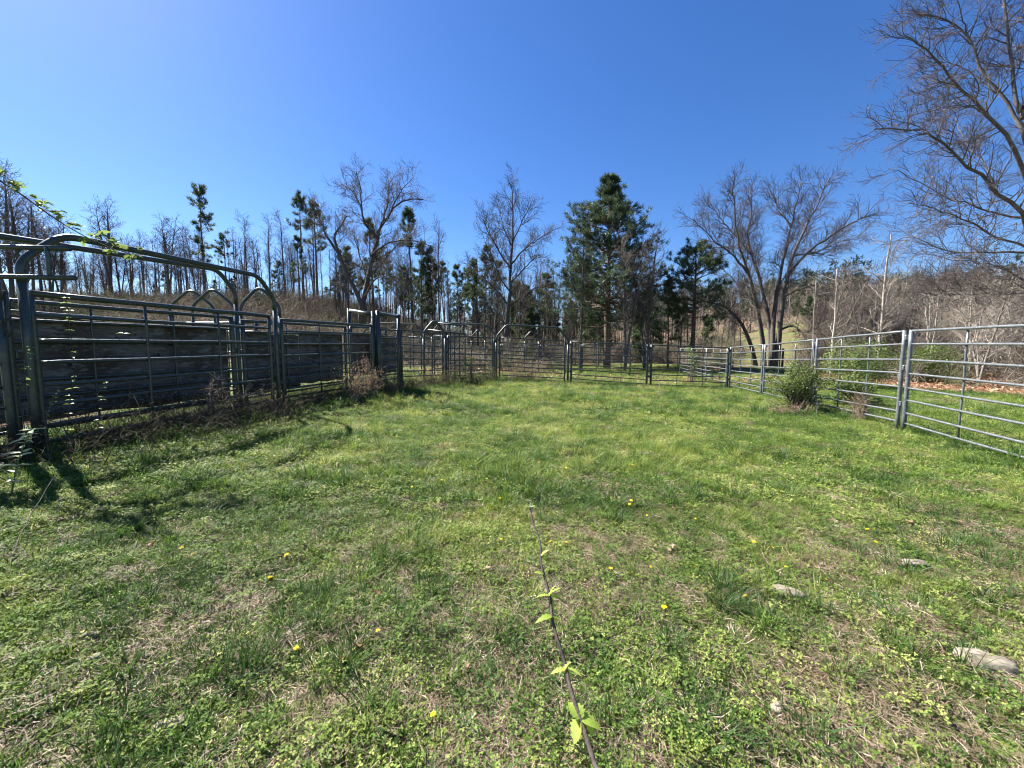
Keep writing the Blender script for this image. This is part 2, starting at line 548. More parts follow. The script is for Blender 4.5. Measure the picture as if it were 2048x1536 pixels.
def bow(label, a, b, za, zb, rise, mat, r=.042, peak=False, cat="bow frame", group=None, cham=.36, shoulder=.42, name="bow_frame"):
    """an arch of one bent tube: a, b (x,y) of the legs; za, zb the height of the straight top at either end"""
    global RL
    a = np.asarray(a, float)[:2]; b = np.asarray(b, float)[:2]
    ga = float(gz(*a)) - .04; gb = float(gz(*b)) - .04
    m = (a + b) / 2
    RL = np.array([m[0], m[1], float(gz(*m))])
    root = empty(name, RL)
    setp(root, label, cat, group)
    d = (b - a); L = np.linalg.norm(d); d = d / L
    P = lambda q, z: np.array([q[0], q[1], z]) - RL
    if peak:
        sa = P(a, za - shoulder); sb = P(b, zb - shoulder)
        ctr = P(m, (za + zb) / 2 + .03)
        path = rounded([P(a, za - shoulder - .22), sa, ctr, sb, P(b, zb - shoulder - .22)], .17, 7)
        la, lb = path[0], path[-1]
    else:
        path = rounded([P(a, za - shoulder - .22), P(a, za - shoulder), P(a + d * cham, za), P(b - d * cham, zb), P(b, zb - shoulder), P(b, zb - shoulder - .22)], .16, 7)
        la, lb = path[0], path[-1]
    V, F = tubes(path[None], np.full((1, len(path)), r), 12)
    add("arch", np_mesh("arch", V, F, [mat], None, True), root)
    for q, g, l in ((a, ga, la), (b, gb, lb)):
        c = P(q, g)
        pts = np.linspace(c, l, 4)
        V, F = tubes(pts[None], np.full((1, 4), r * 1.002), 12)
        add("leg", np_mesh("leg", V, F, [mat], None, True), root)
    return root

def P3(u, v, D): return W(u, v, D)

# ------------------------------------------------------------------ the pen
def panel_px(label, L, R, mat, **kw):
    bl = W(L[0], L[2], L[3]); br = W(R[0], R[2], R[3])
    tl = bl.copy(); tl[2] = W(L[0], L[1], L[3])[2]
    tr = br.copy(); tr[2] = W(R[0], R[1], R[3])[2]
    return panel(label, bl, br, tl, tr, mat, **kw)

G, D_, K = M['galv'], M['darkgreen'], M['green']
GR = "galvanised panels along the right side of the pen"
# right side, nearest first
pR = [(2285, 640, 985, 3.72), (1801, 663, 845, 6.86), (1622, 679.5, 806, 9.72), (1524, 690, 785, 12.9), (1457, 695, 770, 16.2)]
def gap(a, b, f0, f1):
    g = lambda f: tuple(a[i] + (b[i] - a[i]) * f for i in range(4))
    return g(f0), g(f1)
panel_px("galvanised pipe panel nearest the camera, running off the photo's right edge", pR[0], (1808, 662.5, 846, 6.80), G, group=GR, r=.018, rt=.021, rp=.033, rv=.014)
panel_px("galvanised pipe panel between the nearest right post and the big evergreen bush", (1795, 663.5, 842, 6.92), (1627, 679, 806, 9.66), G, group=GR, r=.018, rt=.021, rp=.032, rv=.013)
panel_px("galvanised pipe panel half hidden behind the big evergreen bush", (1620, 680, 805, 9.78), (1526, 690, 785, 12.85), G, group=GR, r=.018, rt=.020, rp=.032, rv=.013)
panel_px("short looking galvanised panel next to the far right corner of the pen", (1522, 690, 785, 12.95), (1459, 695, 770, 16.1), G, group=GR, r=.018, rt=.020, rp=.032, rv=.013)
# beyond the corner, the neighbouring pen
def line_panel(label, p0, p1, zt0, zt1, mat, h=1.45, **kw):
    bl = np.array([p0[0], p0[1], zt0 - h]); br = np.array([p1[0], p1[1], zt1 - h])
    return panel(label, bl, br, np.array([p0[0], p0[1], zt0]), np.array([p1[0], p1[1], zt1]), mat, **kw)
c0 = W(1457, 695, 16.2); dirR = np.array([.222, .975]); dirR = dirR / np.linalg.norm(dirR)
q = [c0[:2] + dirR * (3.3 * k + .12) for k in range(4)]
zt = [c0[2] - .02, c0[2] - .02, c0[2] + .02, c0[2] + .06]
for k, lab in enumerate(["galvanised panel seen through the back rails, just past the right corner post",
                         "galvanised panel of the next pen, second beyond the right corner post",
                         "galvanised panel of the next pen, farthest beyond the right corner post"]):
    line_panel(lab, q[k], q[k + 1] - dirR * .1, zt[k], zt[k + 1], G, group="galvanised panels of the pen beyond", rp=.032, sides=6)

GB = "dark pipe panels across the back of the pen"
panel_px("dark pipe panel at the back between the arched gate and the middle post", (1142, 683, 757, 16.4), (1293, 690, 768, 15.9), D_, group=GB, r=.020, rp=.045)
panel_px("dark pipe panel at the back between the middle post and the right corner", (1301, 690, 769, 15.88), (1454, 696, 774, 16.1), D_, group=GB, r=.020, rp=.042)

# arched gate at the back
eL = W(993, 720, 16.3); eR = W(1136, 720, 16.3)
bow("wide dark arched gate frame at the back of the pen, around the ladder like gate", eL, eR, W(1010, 650, 16.3)[2], W(1120, 655.5, 16.3)[2], 0, D_, r=.042, cham=.42, shoulder=.50)
panel_px("dark barred gate hanging inside the wide arched frame at the back", (999, 675, 750, 16.35), (1129, 682, 757, 16.35), D_, cat="gate", name="pen_gate", r=.019, rp=.034,
         rails=[0, .13, .24, .34, .44, .54, .645, .755, .87, 1], verticals=(.5,))

# left side: front fence of the alley
A0 = (90, 590, 884, 4.22); A1 = (546, 634, 800, 7.36)
bow("tall near arched frame over the plywood backed gate on the left", W(57, 700, 4.02)[:2], W(553, 700, 7.44)[:2], W(116, 477, 4.40)[2], W(520, 554, 7.1)[2], 0, K, r=.038, cham=.36, shoulder=.36)
panel_px("dark green pipe gate on the left under the near arched frame", A0, A1, K, cat="gate", name="pen_gate", r=.023, rt=.034, rp=.030, rv=.016)
panel_px("dark green pipe panel on the left between the near arch and the square gate frame", (569, 641, 795, 7.95), (746, 652, 768, 10.75), K, r=.022, rt=.032, rp=.042, rv=.016)
# near end: the next panel, mostly outside the photo
panel("green pipe panel at the photo's left edge with its end post by the near arch",
      (-5.95, 1.0, .42), (-5.17, 3.98, .44), (-5.95, 1.0, 1.98), (-5.17, 3.98, 2.0), K, r=.024, rt=.034, rp=.032)
bow("arched frame across the alley at the photo's left edge", (-6.05, 4.05), (-5.13, 3.90), 2.55, 2.50, 0, K, r=.034, peak=True, shoulder=.36)

# back fence of the alley with plywood
zc = CAMZ
bk = [(-5.98, 4.25), (-5.36, 7.42), (-5.29, 7.62), (-4.62, 10.72), (-4.55, 10.95), (-4.15, 12.7)]
panel("long plywood backed panel behind the near gate, across the alley", (*bk[0], zc - .95), (*bk[1], zc - .9), (*bk[0], zc + .60), (*bk[1], zc + .66), K,
      r=.022, rt=.03, rp=.042, ply=[(-.02, .975, zc + .44, zc - .84, -.05)])
panel("plywood backed panel behind the second left panel, across the alley", (*bk[2], zc - .9), (*bk[3], zc - .84), (*bk[2], zc + .62), (*bk[3], zc + .70), K,
      r=.022, rt=.03, rp=.042, ply=[(.0, .47, zc + .40, zc - .82, -.05), (.475, .975, zc + .50, zc - .74, -.05)])
panel("short plywood backed panel behind the square gate frame", (*bk[4], zc - .84), (*bk[5], zc - .8), (*bk[4], zc + .72), (*bk[5], zc + .8), K,
      r=.022, rt=.03, rp=.042, verticals=(.5,), ply=[(.0, 1.0, zc + .54, zc - .7, -.05)])
bow("tall arched frame over the far side of the alley behind the near one", (-6.12, 3.35), (-5.33, 7.53), W(30, 480, 4.57)[2] + (W(30, 480, 4.57)[2] - W(440, 546, 7.35)[2]) * (4.57 - 3.7) / 2.78, W(440, 546, 7.35)[2], 0, K, r=.038, cham=.34, shoulder=.36)
bow("small peaked arch spanning the alley beside the near arch's far leg", (-5.78, 8.30), (-5.00, 8.38), W(520, 577, 8.34)[2], W(520, 577, 8.34)[2], 0, K, r=.032, peak=True, shoulder=.38)
bow("small peaked arch behind the alley, the middle one of three", (-7.22, 8.8), (-6.30, 8.85), W(430, 580, 8.8)[2], W(430, 580, 8.8)[2], 0, K, r=.032, peak=True, shoulder=.38)
bow("small peaked arch behind the alley, the leftmost of three", (-8.08, 9.2), (-7.08, 9.25), W(392, 582, 9.2)[2], W(392, 582, 9.2)[2], 0, K, r=.032, peak=True, shoulder=.38)
line_panel("panel top showing under the middle peaked arch behind the alley", (-8.1, 9.3), (-6.0, 9.1), zc + .70, zc + .70, K, h=1.5, rp=.036)
line_panel("panel top showing over the plywood left of the peaked arches", (-9.6, 6.3), (-8.2, 9.2), zc + .78, zc + .72, K, h=1.5, rp=.036)

# slide gate guide rails sticking out towards the pen
def slide_guide(label, a_lo, b_lo, a_hi, b_hi, r, strut_f, mat, bars=None, zbot=None):
    global RL
    RL = (np.asarray(a_lo, float) + np.asarray(b_lo, float)) / 2
    RL = np.array([RL[0], RL[1], float(gz(RL[0], RL[1]))])
    root = empty("slide_gate", RL)
    setp(root, label, "slide gate", None)
    def hollow(name, a, b):
        a = np.asarray(a, float) - RL; b = np.asarray(b, float) - RL
        P = np.array([a, a + (b - a) * .5, b, b, b + (a - b) * .06]); R = np.array([r, r, r, r * .82, r * .82])
        P[3] = b + (b - a) / np.linalg.norm(b - a) * .001
        V, F = tubes(P[None], R[None], 14)
        add(name, np_mesh(name, V, F, [mat], None, True), root)
    hollow("guide_tube", a_hi, b_hi); hollow("guide_tube", a_lo, b_lo)
    s0 = np.asarray(a_lo) + (np.asarray(b_lo) - np.asarray(a_lo)) * strut_f
    s1 = np.asarray(a_hi) + (np.asarray(b_hi) - np.asarray(a_hi)) * strut_f
    s1 = np.array([s0[0], s0[1], s1[2]])
    rail(root, "strut", s0, s1, r * .85, mat, 10, .001)
    for f in (bars or []):
        p = np.asarray(a_lo) + (np.asarray(b_lo) - np.asarray(a_lo)) * f
        rail(root, "bar", np.array([p[0], p[1], zbot]), p, .024, mat, 8, .002)
    if bars:
        p = np.asarray(a_lo); qq = np.asarray(b_lo)
        rail(root, "bottom_rail", np.array([p[0], p[1], zbot]) + (qq - p) * np.array([bars[0], bars[0], 0]), np.array([p[0], p[1], zbot]) + (qq - p) * np.array([bars[-1], bars[-1], 0]), .022, mat)
    return root
slide_guide("two hollow guide tubes sticking out beside the near arch at the left edge",
            W(-190, 549, 3.95), W(150, 556, 3.72), W(-190, 488, 3.95), W(139, 497.5, 3.72), .024, .86, K)
slide_guide("slide gate of thin vertical bars sticking out from the far alley arch",
            W(850, 659, 14.9), W(932, 668.5, 14.7), W(866, 645, 14.9), W(935, 652.5, 14.7), .034, .93, D_, bars=[.52, .62, .72, .84, .97], zbot=W(915, 757, 14.8)[2])

# square gate frame with its narrow gate
def portal(label, p0, p1, zt0, zt1, mat, r, mids):
    global RL
    m = (np.asarray(p0[:2]) + np.asarray(p1[:2])) / 2
    RL = np.array([m[0], m[1], float(gz(*m))])
    root = empty("gate_frame", RL); setp(root, label, "gate frame")
    def sq(name, a, b, w):
        a = np.asarray(a, float) - RL; b = np.asarray(b, float) - RL
        P = np.array([a, (a + b) / 2, b])[None]
        V, F = tubes(P, np.full((1, 3), w), 4)
        add(name, np_mesh(name, V, F, [mat]), root)
    for p, zt_ in ((p0, zt0), (p1, zt1)):
        sq("post", (p[0], p[1], float(gz(p[0], p[1])) - .04), (p[0], p[1], zt_ + .05), r)
    d = np.asarray([p1[0] - p0[0], p1[1] - p0[1]]); d = d / np.linalg.norm(d) * r
    sq("crossbar", (p0[0] + d[0], p0[1] + d[1], zt0 - .02), (p1[0] - d[0], p1[1] - d[1], zt1 - .02), r * .95)
    for z in mids:
        sq("crossbar", (p0[0] + d[0], p0[1] + d[1], z), (p1[0] - d[0], p1[1] - d[1], z), r * .8)
    return root
pa = W(757, 700, 11.05); pb = W(798, 700, 12.3); pc = W(700, 700, 11.9)
portal("tall square gate frame on the left, its narrow opening backed with plywood", pa, pb, W(757, 626, 11.05)[2], W(798, 633, 12.3)[2], K, .065, [])
portal("tall square frame set across the alley behind the plywood gate frame", (pa[0] - .14, pa[1] + .02), pc, W(754, 627, 11.05)[2], W(700, 621, 11.9)[2], K, .06, [])
pd = (pb - pa); pd = pd / np.linalg.norm(pd)
ga_, gb_ = pa + pd * .12, pb - pd * .10
panel("narrow plywood backed gate inside the tall square frame", (ga_[0], ga_[1], zc - .82), (gb_[0], gb_[1], zc - .82), (ga_[0], ga_[1], zc + .66), (gb_[0], gb_[1], zc + .70), K,
      cat="gate", name="narrow_gate", r=.026, rt=.03, rp=.034, verticals=(), rails=[0, .16, .31, .46, .61, .76, .9, 1], ply=[(.03, .97, zc + .50, zc - .62, -.045)])

# beyond the square frame
panel_px("dark pipe panel between the square gate frame and the small far arch", (804, 660, 753, 12.7), (886, 668.5, 750, 14.7), D_, r=.02, rp=.04, verticals=(.25, .5, .75))
bow("small peaked dark arch between the square frame and the back gate", W(848, 720, 14.6)[:2], W(891, 720, 14.9)[:2], W(870, 641.5, 14.75)[2], W(870, 641.5, 14.75)[2], 0, D_, r=.05, peak=True, shoulder=.46)
panel_px("dark pipe panel running from the small far arch to the arched back gate", (897, 672, 752, 15.0), (988, 676, 748, 16.3), D_, r=.02, rp=.038)
bow("long arched frame behind the square gate frame", W(728, 700, 19.4)[:2], W(849, 700, 19.2)[:2], W(738, 646.5, 19.4)[2], W(836, 648, 19.2)[2], 0, D_, r=.04, cham=.42, shoulder=.45)
panel_px("dark gate under the long arch behind the square gate frame", (733, 672, 740, 19.45), (843, 675, 741, 19.25), D_, cat="gate", name="pen_gate", r=.02, rp=.034, verticals=(.5,), sides=6)
bow("long arched frame just behind the small far arch", W(864, 700, 18.2)[:2], W(991, 700, 18.0)[:2], W(876, 645.5, 18.2)[2], W(977, 650, 18.0)[2], 0, D_, r=.04, cham=.42, shoulder=.45)
panel_px("dark gate under the long arch behind the small far arch", (869, 671, 745, 18.3), (985, 677, 747, 18.1), D_, cat="gate", name="pen_gate", r=.02, rp=.034, verticals=(.5,), sides=6)
bow("small peaked arch seen over the rails left of the back gate", W(943, 700, 22)[:2], W(970, 700, 22)[:2], W(957, 659, 22)[2], W(957, 659, 22)[2], 0, D_, r=.034, peak=True)
bow("small peaked arch seen through the arched gate at the back", W(1049, 700, 24)[:2], W(1077, 700, 24)[:2], W(1063, 662, 24)[2], W(1063, 662, 24)[2], 0, D_, r=.034, peak=True)
GF = "dark panels of the pens behind the back fence"
fp = [W(1000, 690, 24.5), W(1080, 690, 24.5), W(1163, 690, 24.5), W(1263, 690, 24.3)]
for k, lab in enumerate(["distant dark panel behind the left half of the arched back gate", "distant dark panel behind the right half of the arched back gate", "distant dark panel behind the back panel beside the arched gate"]):
    a, b = fp[k], fp[k + 1]
    dd = (b - a) / np.linalg.norm(b - a) * .06
    line_panel(lab, (a + dd)[:2], (b - dd)[:2], W(1100, 689, 24.5)[2], W(1100, 690, 24.5)[2], D_, h=1.5, group=GF, rp=.04, sides=5, r=.02)
a, b = W(820, 690, 23.0), W(930, 690, 23.0)
line_panel("distant dark panel behind the small far arch and its slide gate", a[:2], b[:2], zc + .95, zc + .9, D_, h=1.5, group=GF, rp=.04, sides=5, r=.02)

# chain hanging on the left edge
def chain():
    global RL
    t = np.linspace(0, 2 * np.pi, 26)
    c = W(16, 655, 3.86)
    P = np.stack([.045 * np.cos(t) , .02 * np.sin(t * 2) , .085 * np.sin(t)], -1)
    V, F = tubes(P[None], np.full((1, len(t)), .009), 8, False)
    o = add("hose_loop", np_mesh("hose_loop", V, F, [M['chain']], None, True), None, c)
    setp(o, "dark loop of hose hung on the end post at the left edge", "hose loop")
chain()

# two wooden posts in the far field
for k, (u, v0, lab) in enumerate([(1565, 697, "left one of two dark wooden posts in the field beyond the right fence"), (1589, 694, "right one of two dark wooden posts in the field beyond the right fence")]):
    p = W(u, 716, 34); g = float(gz(p[0], p[1])); z1 = W(u, v0, 34)[2]
    z1 = max(z1, g + 1.1)
    P = np.array([[0, 0, -.2], [.01, 0, (z1 - g) * .5], [.03, .01, z1 - g]])
    V, F = tubes(P[None], np.array([[.10, .095, .085]]), 9)
    setp(add("wooden_post", np_mesh("wooden_post", V, F, [M['bark_dark']]), None, (p[0], p[1], g)), lab, "fence post", "wooden posts in the far field")

# ------------------------------------------------------------------ trees
def unit(v): return v / (np.linalg.norm(v, axis=-1, keepdims=True) + 1e-9)

def grow(P, R, per_m, L, t0=.2, t1=1., ang=(35, 65), n=4, wig=.18, trop=.12, rscale=.62, rtip=.004, rmin=.006, lenfall=.5, per_min=2, flat=0., outbias=None):
    """children of the branches P (B,k,3): evenly spread, turned out by ang, wandering, drawn up by trop"""
    B, k, _ = P.shape
    seg = np.linalg.norm(np.diff(P, axis=1), axis=2).sum(1)
    cnt = np.maximum(per_min, np.round(seg * per_m)).astype(int)
    par = np.repeat(np.arange(B), cnt)
    C = len(par)
    first = np.concatenate([[0], np.cumsum(cnt)[:-1]])
    order = np.arange(C) - np.repeat(first, cnt)
    t = t0 + (t1 - t0) * (order + rng.uniform(.1, .9, C)) / np.repeat(cnt, cnt)
    x = np.clip(t, 0, .999) * (k - 1); i = x.astype(int); f = (x - i)[:, None]
    base = P[par, i] * (1 - f) + P[par, i + 1] * f
    pr = R[par, i] * (1 - f[:, 0]) + R[par, i + 1] * f[:, 0]
    pd = unit(P[par, i + 1] - P[par, i])
    rv = rng.normal(size=(C, 3)); rv[:, 2] *= 1 - flat
    perp = unit(rv - pd * np.sum(rv * pd, axis=1, keepdims=True))
    a = np.radians(rng.uniform(*ang, C))[:, None]
    d = unit(pd * np.cos(a) + perp * np.sin(a))
    ln = (L if np.isscalar(L) else L[par]) * rng.uniform(.6, 1.15, C) * (1 - lenfall * t)
    Q = np.zeros((C, n, 3)); Q[:, 0] = base
    for s in range(1, n):
        d = unit(d + rng.normal(0, wig, (C, 3)) + np.array([0, 0, trop]))
        Q[:, s] = Q[:, s - 1] + d * (ln / (n - 1))[:, None]
    r0 = np.maximum(np.minimum(pr * rscale, .010 + ln * .012), rmin)
    Rr = r0[:, None] + (np.minimum(rtip, r0)[:, None] - r0[:, None]) * np.linspace(0, 1, n)[None, :]
    return Q, Rr

def needles(C, Dr, k, ln, w, up=.35, spread=.9):
    """k thin needle tufts (triangles) at each centre C"""
    n = len(C)
    c = np.repeat(C, k, 0); d = np.repeat(Dr, k, 0)
    v = unit(d + rng.normal(0, spread, (n * k, 3)) + np.array([0, 0, up]))
    l = ln * rng.uniform(.55, 1.15, n * k)[:, None]
    s = unit(np.cross(v, rng.normal(size=v.shape))) * w * rng.uniform(.7, 1.2, (n * k, 1))
    c = c + rng.normal(0, ln * .22, c.shape)
    V = np.stack([c - s, c + s, c + v * l + s * .25, c + v * l - s * .25], 1).reshape(-1, 3)
    F = np.arange(n * k * 4).reshape(-1, 4)
    tint = np.repeat(np.clip(np.repeat(rng.uniform(.1, .75, n), k) + rng.normal(0, .13, n * k), 0, 1), 4)
    return V, F, tint

def finish_tree(name, loc, label, cat, group, trunk, crown, mats_t, mats_c):
    root = empty(name, loc); setp(root, label, cat, group)
    add("trunk", trunk.mesh("trunk", mats_t, True), root)
    add("crown", crown.mesh("crown", mats_c, False), root)
    return root

def hero_bare(label, base_uv, D, limbs, group=None, bark='bark', twig='twig', l2=(1.0, 2.6), l3=(1.7, 1.25), l4=(2.6, .7), r_tip=.008, twig_r=.0065, trop=.1, depth_amp=.35, ang=(30, 62), name="bare_tree", dead=None, n_auto=None):
    """limbs: (list of pixels, base radius, tip radius, first depth offset, last depth offset)"""
    bx = W(base_uv[0], base_uv[1], D)
    g = float(gz(bx[0], bx[1]))
    loc = np.array([bx[0], bx[1], g])
    P = []; R = []
    for (px, r0, r1, d0, d1) in limbs:
        m = len(px)
        pts = []
        for k, (u, v) in enumerate(px):
            f = k / (m - 1)
            pts.append(W(u, v, D + d0 + (d1 - d0) * f))
        pts = np.array(pts) - loc
        if d0 == 0 and pts[0, 2] < 1.2: pts[0, 2] = -.25
        n = 16
        p = spline(pts, n)
        L = np.linalg.norm(p[-1] - p[0])
        p[1:-1] += rng.normal(0, .012 * L ** .5, (n - 2, 3))
        P.append(p); R.append(r0 + (r1 - r0) * np.linspace(0, 1, n) ** .58)
    P = np.array(P); R = np.array(R)
    T = Bag(); Cw = Bag()
    V, F = tubes(P, R, 10); T.put(V, F)
    Q2, R2 = grow(P, R, l2[0], l2[1], .22, 1., ang, 8, .12, trop * .6, .6, r_tip, .012, .45, 4)
    V, F = tubes(Q2, R2, 5); Cw.put(V, F)
    Q3, R3 = grow(Q2, R2, l3[0], l3[1], .12, 1., (28, 62), 5, .13, trop * .5, .65, twig_r, .009, .4, 3)
    V, F = tubes(Q3, R3, 3, False); Cw.put(V, F, 1)
    Q4, R4 = grow(Q3, R3, l4[0], l4[1], .1, 1., (28, 62), 3, .12, trop * .4, .8, twig_r * .7, twig_r * .85, .3, 2)
    V, F = tubes(Q4, R4, 3, False); Cw.put(V, F, 1)
    if dead:
        sel = rng.choice(len(Q4), dead, replace=False)
        V, F, t = needles(Q4[sel, -1], unit(rng.normal(size=(dead, 3))), 2, .08, .025, -.8)
        Cw.put(V, F, 2, t)
    return finish_tree(name, loc, label, "bare tree", group, T, Cw, [M[bark]], [M[bark], M[twig], M['dead']])

Z8 = lambda *a: [(1080 + x / 2.926, 320 + y / 2.926) for x, y in a]
Z7 = lambda *a: [(560 + x / 3.657, 320 + y / 3.657) for x, y in a]
ZA = lambda *a: [(1500 + x / 2.0219, y / 2.0219) for x, y in a]

# forked bare tree on the left of the middle
hero_bare("big forked bare tree on the slope, its two trunks leaning apart in a V", (722, 655), 36, [
    (Z7((600, 1210), (590, 1040), (500, 850), (440, 700), (395, 570), (430, 500), (490, 410)), .30, .05, 0, -2),
    (Z7((440, 700), (335, 545), (300, 450), (250, 310)), .16, .04, -1, 1),
    (Z7((606, 1210), (610, 1040), (645, 880), (675, 700), (720, 560), (745, 480), (800, 400), (900, 300), (1050, 290)), .33, .05, 0, 2),
    (Z7((715, 570), (625, 470), (600, 350), (590, 220), (560, 90)), .15, .03, .8, -2),
    (Z7((600, 350), (520, 220), (440, 170)), .08, .025, 0, 2),
    (Z7((740, 490), (780, 350), (790, 220), (820, 130)), .13, .03, 1, 3),
    (Z7((800, 400), (870, 250), (960, 140)), .09, .025, 1.2, 0),
    (Z7((675, 690), (740, 640), (830, 592), (980, 590), (1100, 630)), .12, .03, .5, -3),
    (Z7((650, 860), (740, 760), (840, 640), (960, 510)), .12, .03, .3, 4),
    (Z7((620, 1000), (700, 870), (800, 850), (900, 870)), .10, .03, 0.01, -3),
    (Z7((640, 900), (600, 750), (560, 620), (520, 500)), .10, .03, .2, 3),
], bark='bark_dark', l2=(2.3, 2.5), l3=(4.2, 1.15), l4=(5.2, .65), twig_r=.011)

# upright bare tree behind the arched gate
hero_bare("slender upright bare tree standing behind the arched back gate", (1014, 655), 34, [
    (Z7((1660, 1300), (1670, 1150), (1685, 950), (1690, 750), (1700, 560), (1703, 350), (1697, 160)), .30, .03, 0, 0),
    (Z7((1690, 800), (1590, 650), (1530, 540), (1485, 430)), .10, .025, .01, -3),
    (Z7((1692, 760), (1800, 640), (1890, 580), (2000, 510)), .10, .025, .01, 3),
    (Z7((1670, 1060), (1560, 930), (1460, 850), (1370, 760)), .10, .03, .01, 3),
    (Z7((1682, 960), (1610, 860), (1560, 720), (1500, 600)), .09, .025, .01, -4),
    (Z7((1690, 900), (1780, 800), (1850, 730), (1900, 690)), .09, .025, .01, -3),
    (Z7((1675, 1080), (1790, 980), (1880, 930), (1960, 930)), .09, .025, .01, 2),
    (Z7((1700, 650), (1630, 480), (1600, 330)), .08, .02, .01, 2),
    (Z7((1702, 600), (1780, 430), (1830, 330)), .08, .02, .01, -2),
    (Z7((1640, 1200), (1620, 1000), (1600, 800), (1590, 640)), .08, .02, 1.0, 4),
    (Z7((1690, 1200), (1740, 1100), (1820, 1060), (1900, 1040)), .09, .02, .01, -3),
    (Z7((1650, 1200), (1560, 1120), (1490, 1110)), .08, .02, .01, -2),
], bark='bark_dark', twig='twig', l2=(2.6, 2.3), l3=(4.2, 1.1), l4=(5.2, .6), twig_r=.010, trop=.16, ang=(25, 50))

# four-trunked bare tree
hero_bare("big bare tree with four dark trunks fanning out right of the pines", (1533, 700), 34, [
    (Z8((1310, 1190), (1300, 1050), (1270, 850), (1225, 680), (1180, 540), (1150, 400), (1135, 250), (1125, 160)), .26, .03, 0, -2),
    (Z8((1355, 1190), (1345, 950), (1290, 720), (1245, 560), (1215, 430), (1240, 300), (1225, 160)), .24, .03, 0, 2),
    (Z8((1365, 1190), (1370, 900), (1400, 700), (1435, 540), (1470, 400), (1500, 260), (1530, 110)), .26, .03, 0, 1),
    (Z8((1385, 1190), (1410, 900), (1440, 700), (1480, 560), (1540, 420), (1600, 300), (1700, 100)), .27, .03, 0, -2),
    (Z8((1440, 690), (1550, 560), (1680, 460), (1820, 370), (1960, 310)), .15, .03, -.5, -4),
    (Z8((1225, 680), (1130, 560), (1030, 480), (900, 350)), .12, .025, -.5, -4),
    (Z8((1245, 560), (1130, 430), (1050, 330), (980, 230)), .10, .025, 0.5, 3),
    (Z8((1265, 1190), (1230, 1060), (1160, 930), (1080, 860), (980, 830), (880, 790)), .24, .03, 0, -3),
    (Z8((1395, 1000), (1480, 970), (1540, 1010), (1640, 970), (1760, 915), (1860, 870)), .12, .03, .01, -4),
    (Z8((1470, 400), (1400, 280), (1350, 190)), .09, .02, .6, 3),
    (Z8((1420, 800), (1560, 740), (1720, 730), (1900, 690)), .09, .02, -.5, -5),
    (Z8((1480, 560), (1620, 540), (1750, 480), (1880, 440)), .09, .02, -1, 3),
    (Z8((1280, 900), (1180, 760), (1070, 640), (960, 580)), .09, .02, -.5, 4),
], bark='bark_dark', twig='twig_red', l2=(2.5, 2.6), l3=(4.2, 1.2), l4=(5.6, .65), twig_r=.010)

# great bare tree at the right edge
hero_bare("great spreading bare tree whose limbs fill the upper right corner", (2150, 765), 17, [
    (ZA((1310, 1560), (1275, 1250), (1235, 1000), (1200, 760), (1165, 560), (1110, 420)), .40, .10, 0, 0),
    (ZA((1165, 1010), (1110, 880), (1010, 790), (910, 695), (770, 580), (670, 525), (500, 522)), 0.116, .02, .01, -2.5),
    (ZA((1145, 780), (1050, 580), (950, 450), (850, 350), (780, 270), (700, 180), (620, 140)), 0.102, .02, .01, -2),
    (ZA((1118, 580), (1060, 440), (965, 320), (890, 180), (830, 100), (740, 62), (650, 45)), 0.088, .02, .01, 1.5),
    (ZA((1000, 380), (900, 300), (800, 255), (690, 285)), 0.041, .015, .5, 2.5),
    (ZA((1092, 455), (1060, 270), (1040, 100), (1015, -40), (990, -160)), 0.082, .03, .01, .5),
    (ZA((1100, 480), (1150, 250), (1140, 60), (1160, -120)), 0.095, .04, .01, 1),
    (ZA((1150, 885), (1020, 870), (900, 830), (800, 800), (690, 740), (560, 680)), 0.061, .012, .01, 2.5),
    (ZA((1160, 1010), (1000, 960), (880, 890), (760, 850), (640, 820)), 0.061, .012, .01, -3),
    (ZA((1165, 1020), (950, 1020), (800, 1015), (650, 960), (560, 990)), 0.061, .012, .01, 3),
    (ZA((1190, 1160), (1100, 1130), (1020, 1080), (920, 1060), (800, 1050)), 0.054, .012, .01, -2.5),
    (ZA((1195, 1180), (1000, 1190), (830, 1188), (690, 1190)), 0.041, .012, .01, -4),
    (ZA((1190, 1200), (1060, 1140), (1000, 1080), (900, 1100), (800, 1150)), 0.041, .012, .01, 2),
    (ZA((950, 450), (860, 430), (760, 440), (640, 470)), 0.034, .012, -1, -2),
    (ZA((890, 180), (850, 40), (820, -80)), 0.034, .015, 1, 0),
    (ZA((1010, 790), (930, 640), (860, 560), (830, 470)), 0.034, .012, -.5, 2),
    (ZA((1200, 1000), (1350, 850), (1500, 700)), 0.109, .04, .01, 1),
    (ZA((1150, 760), (1300, 560), (1420, 350)), 0.102, .04, .01, -1),
], bark='bark', twig='twig_red', l2=(3.0, 2.2), l3=(5.4, .95), l4=(6.5, .45), r_tip=.005, twig_r=.0048, trop=.06, dead=150)

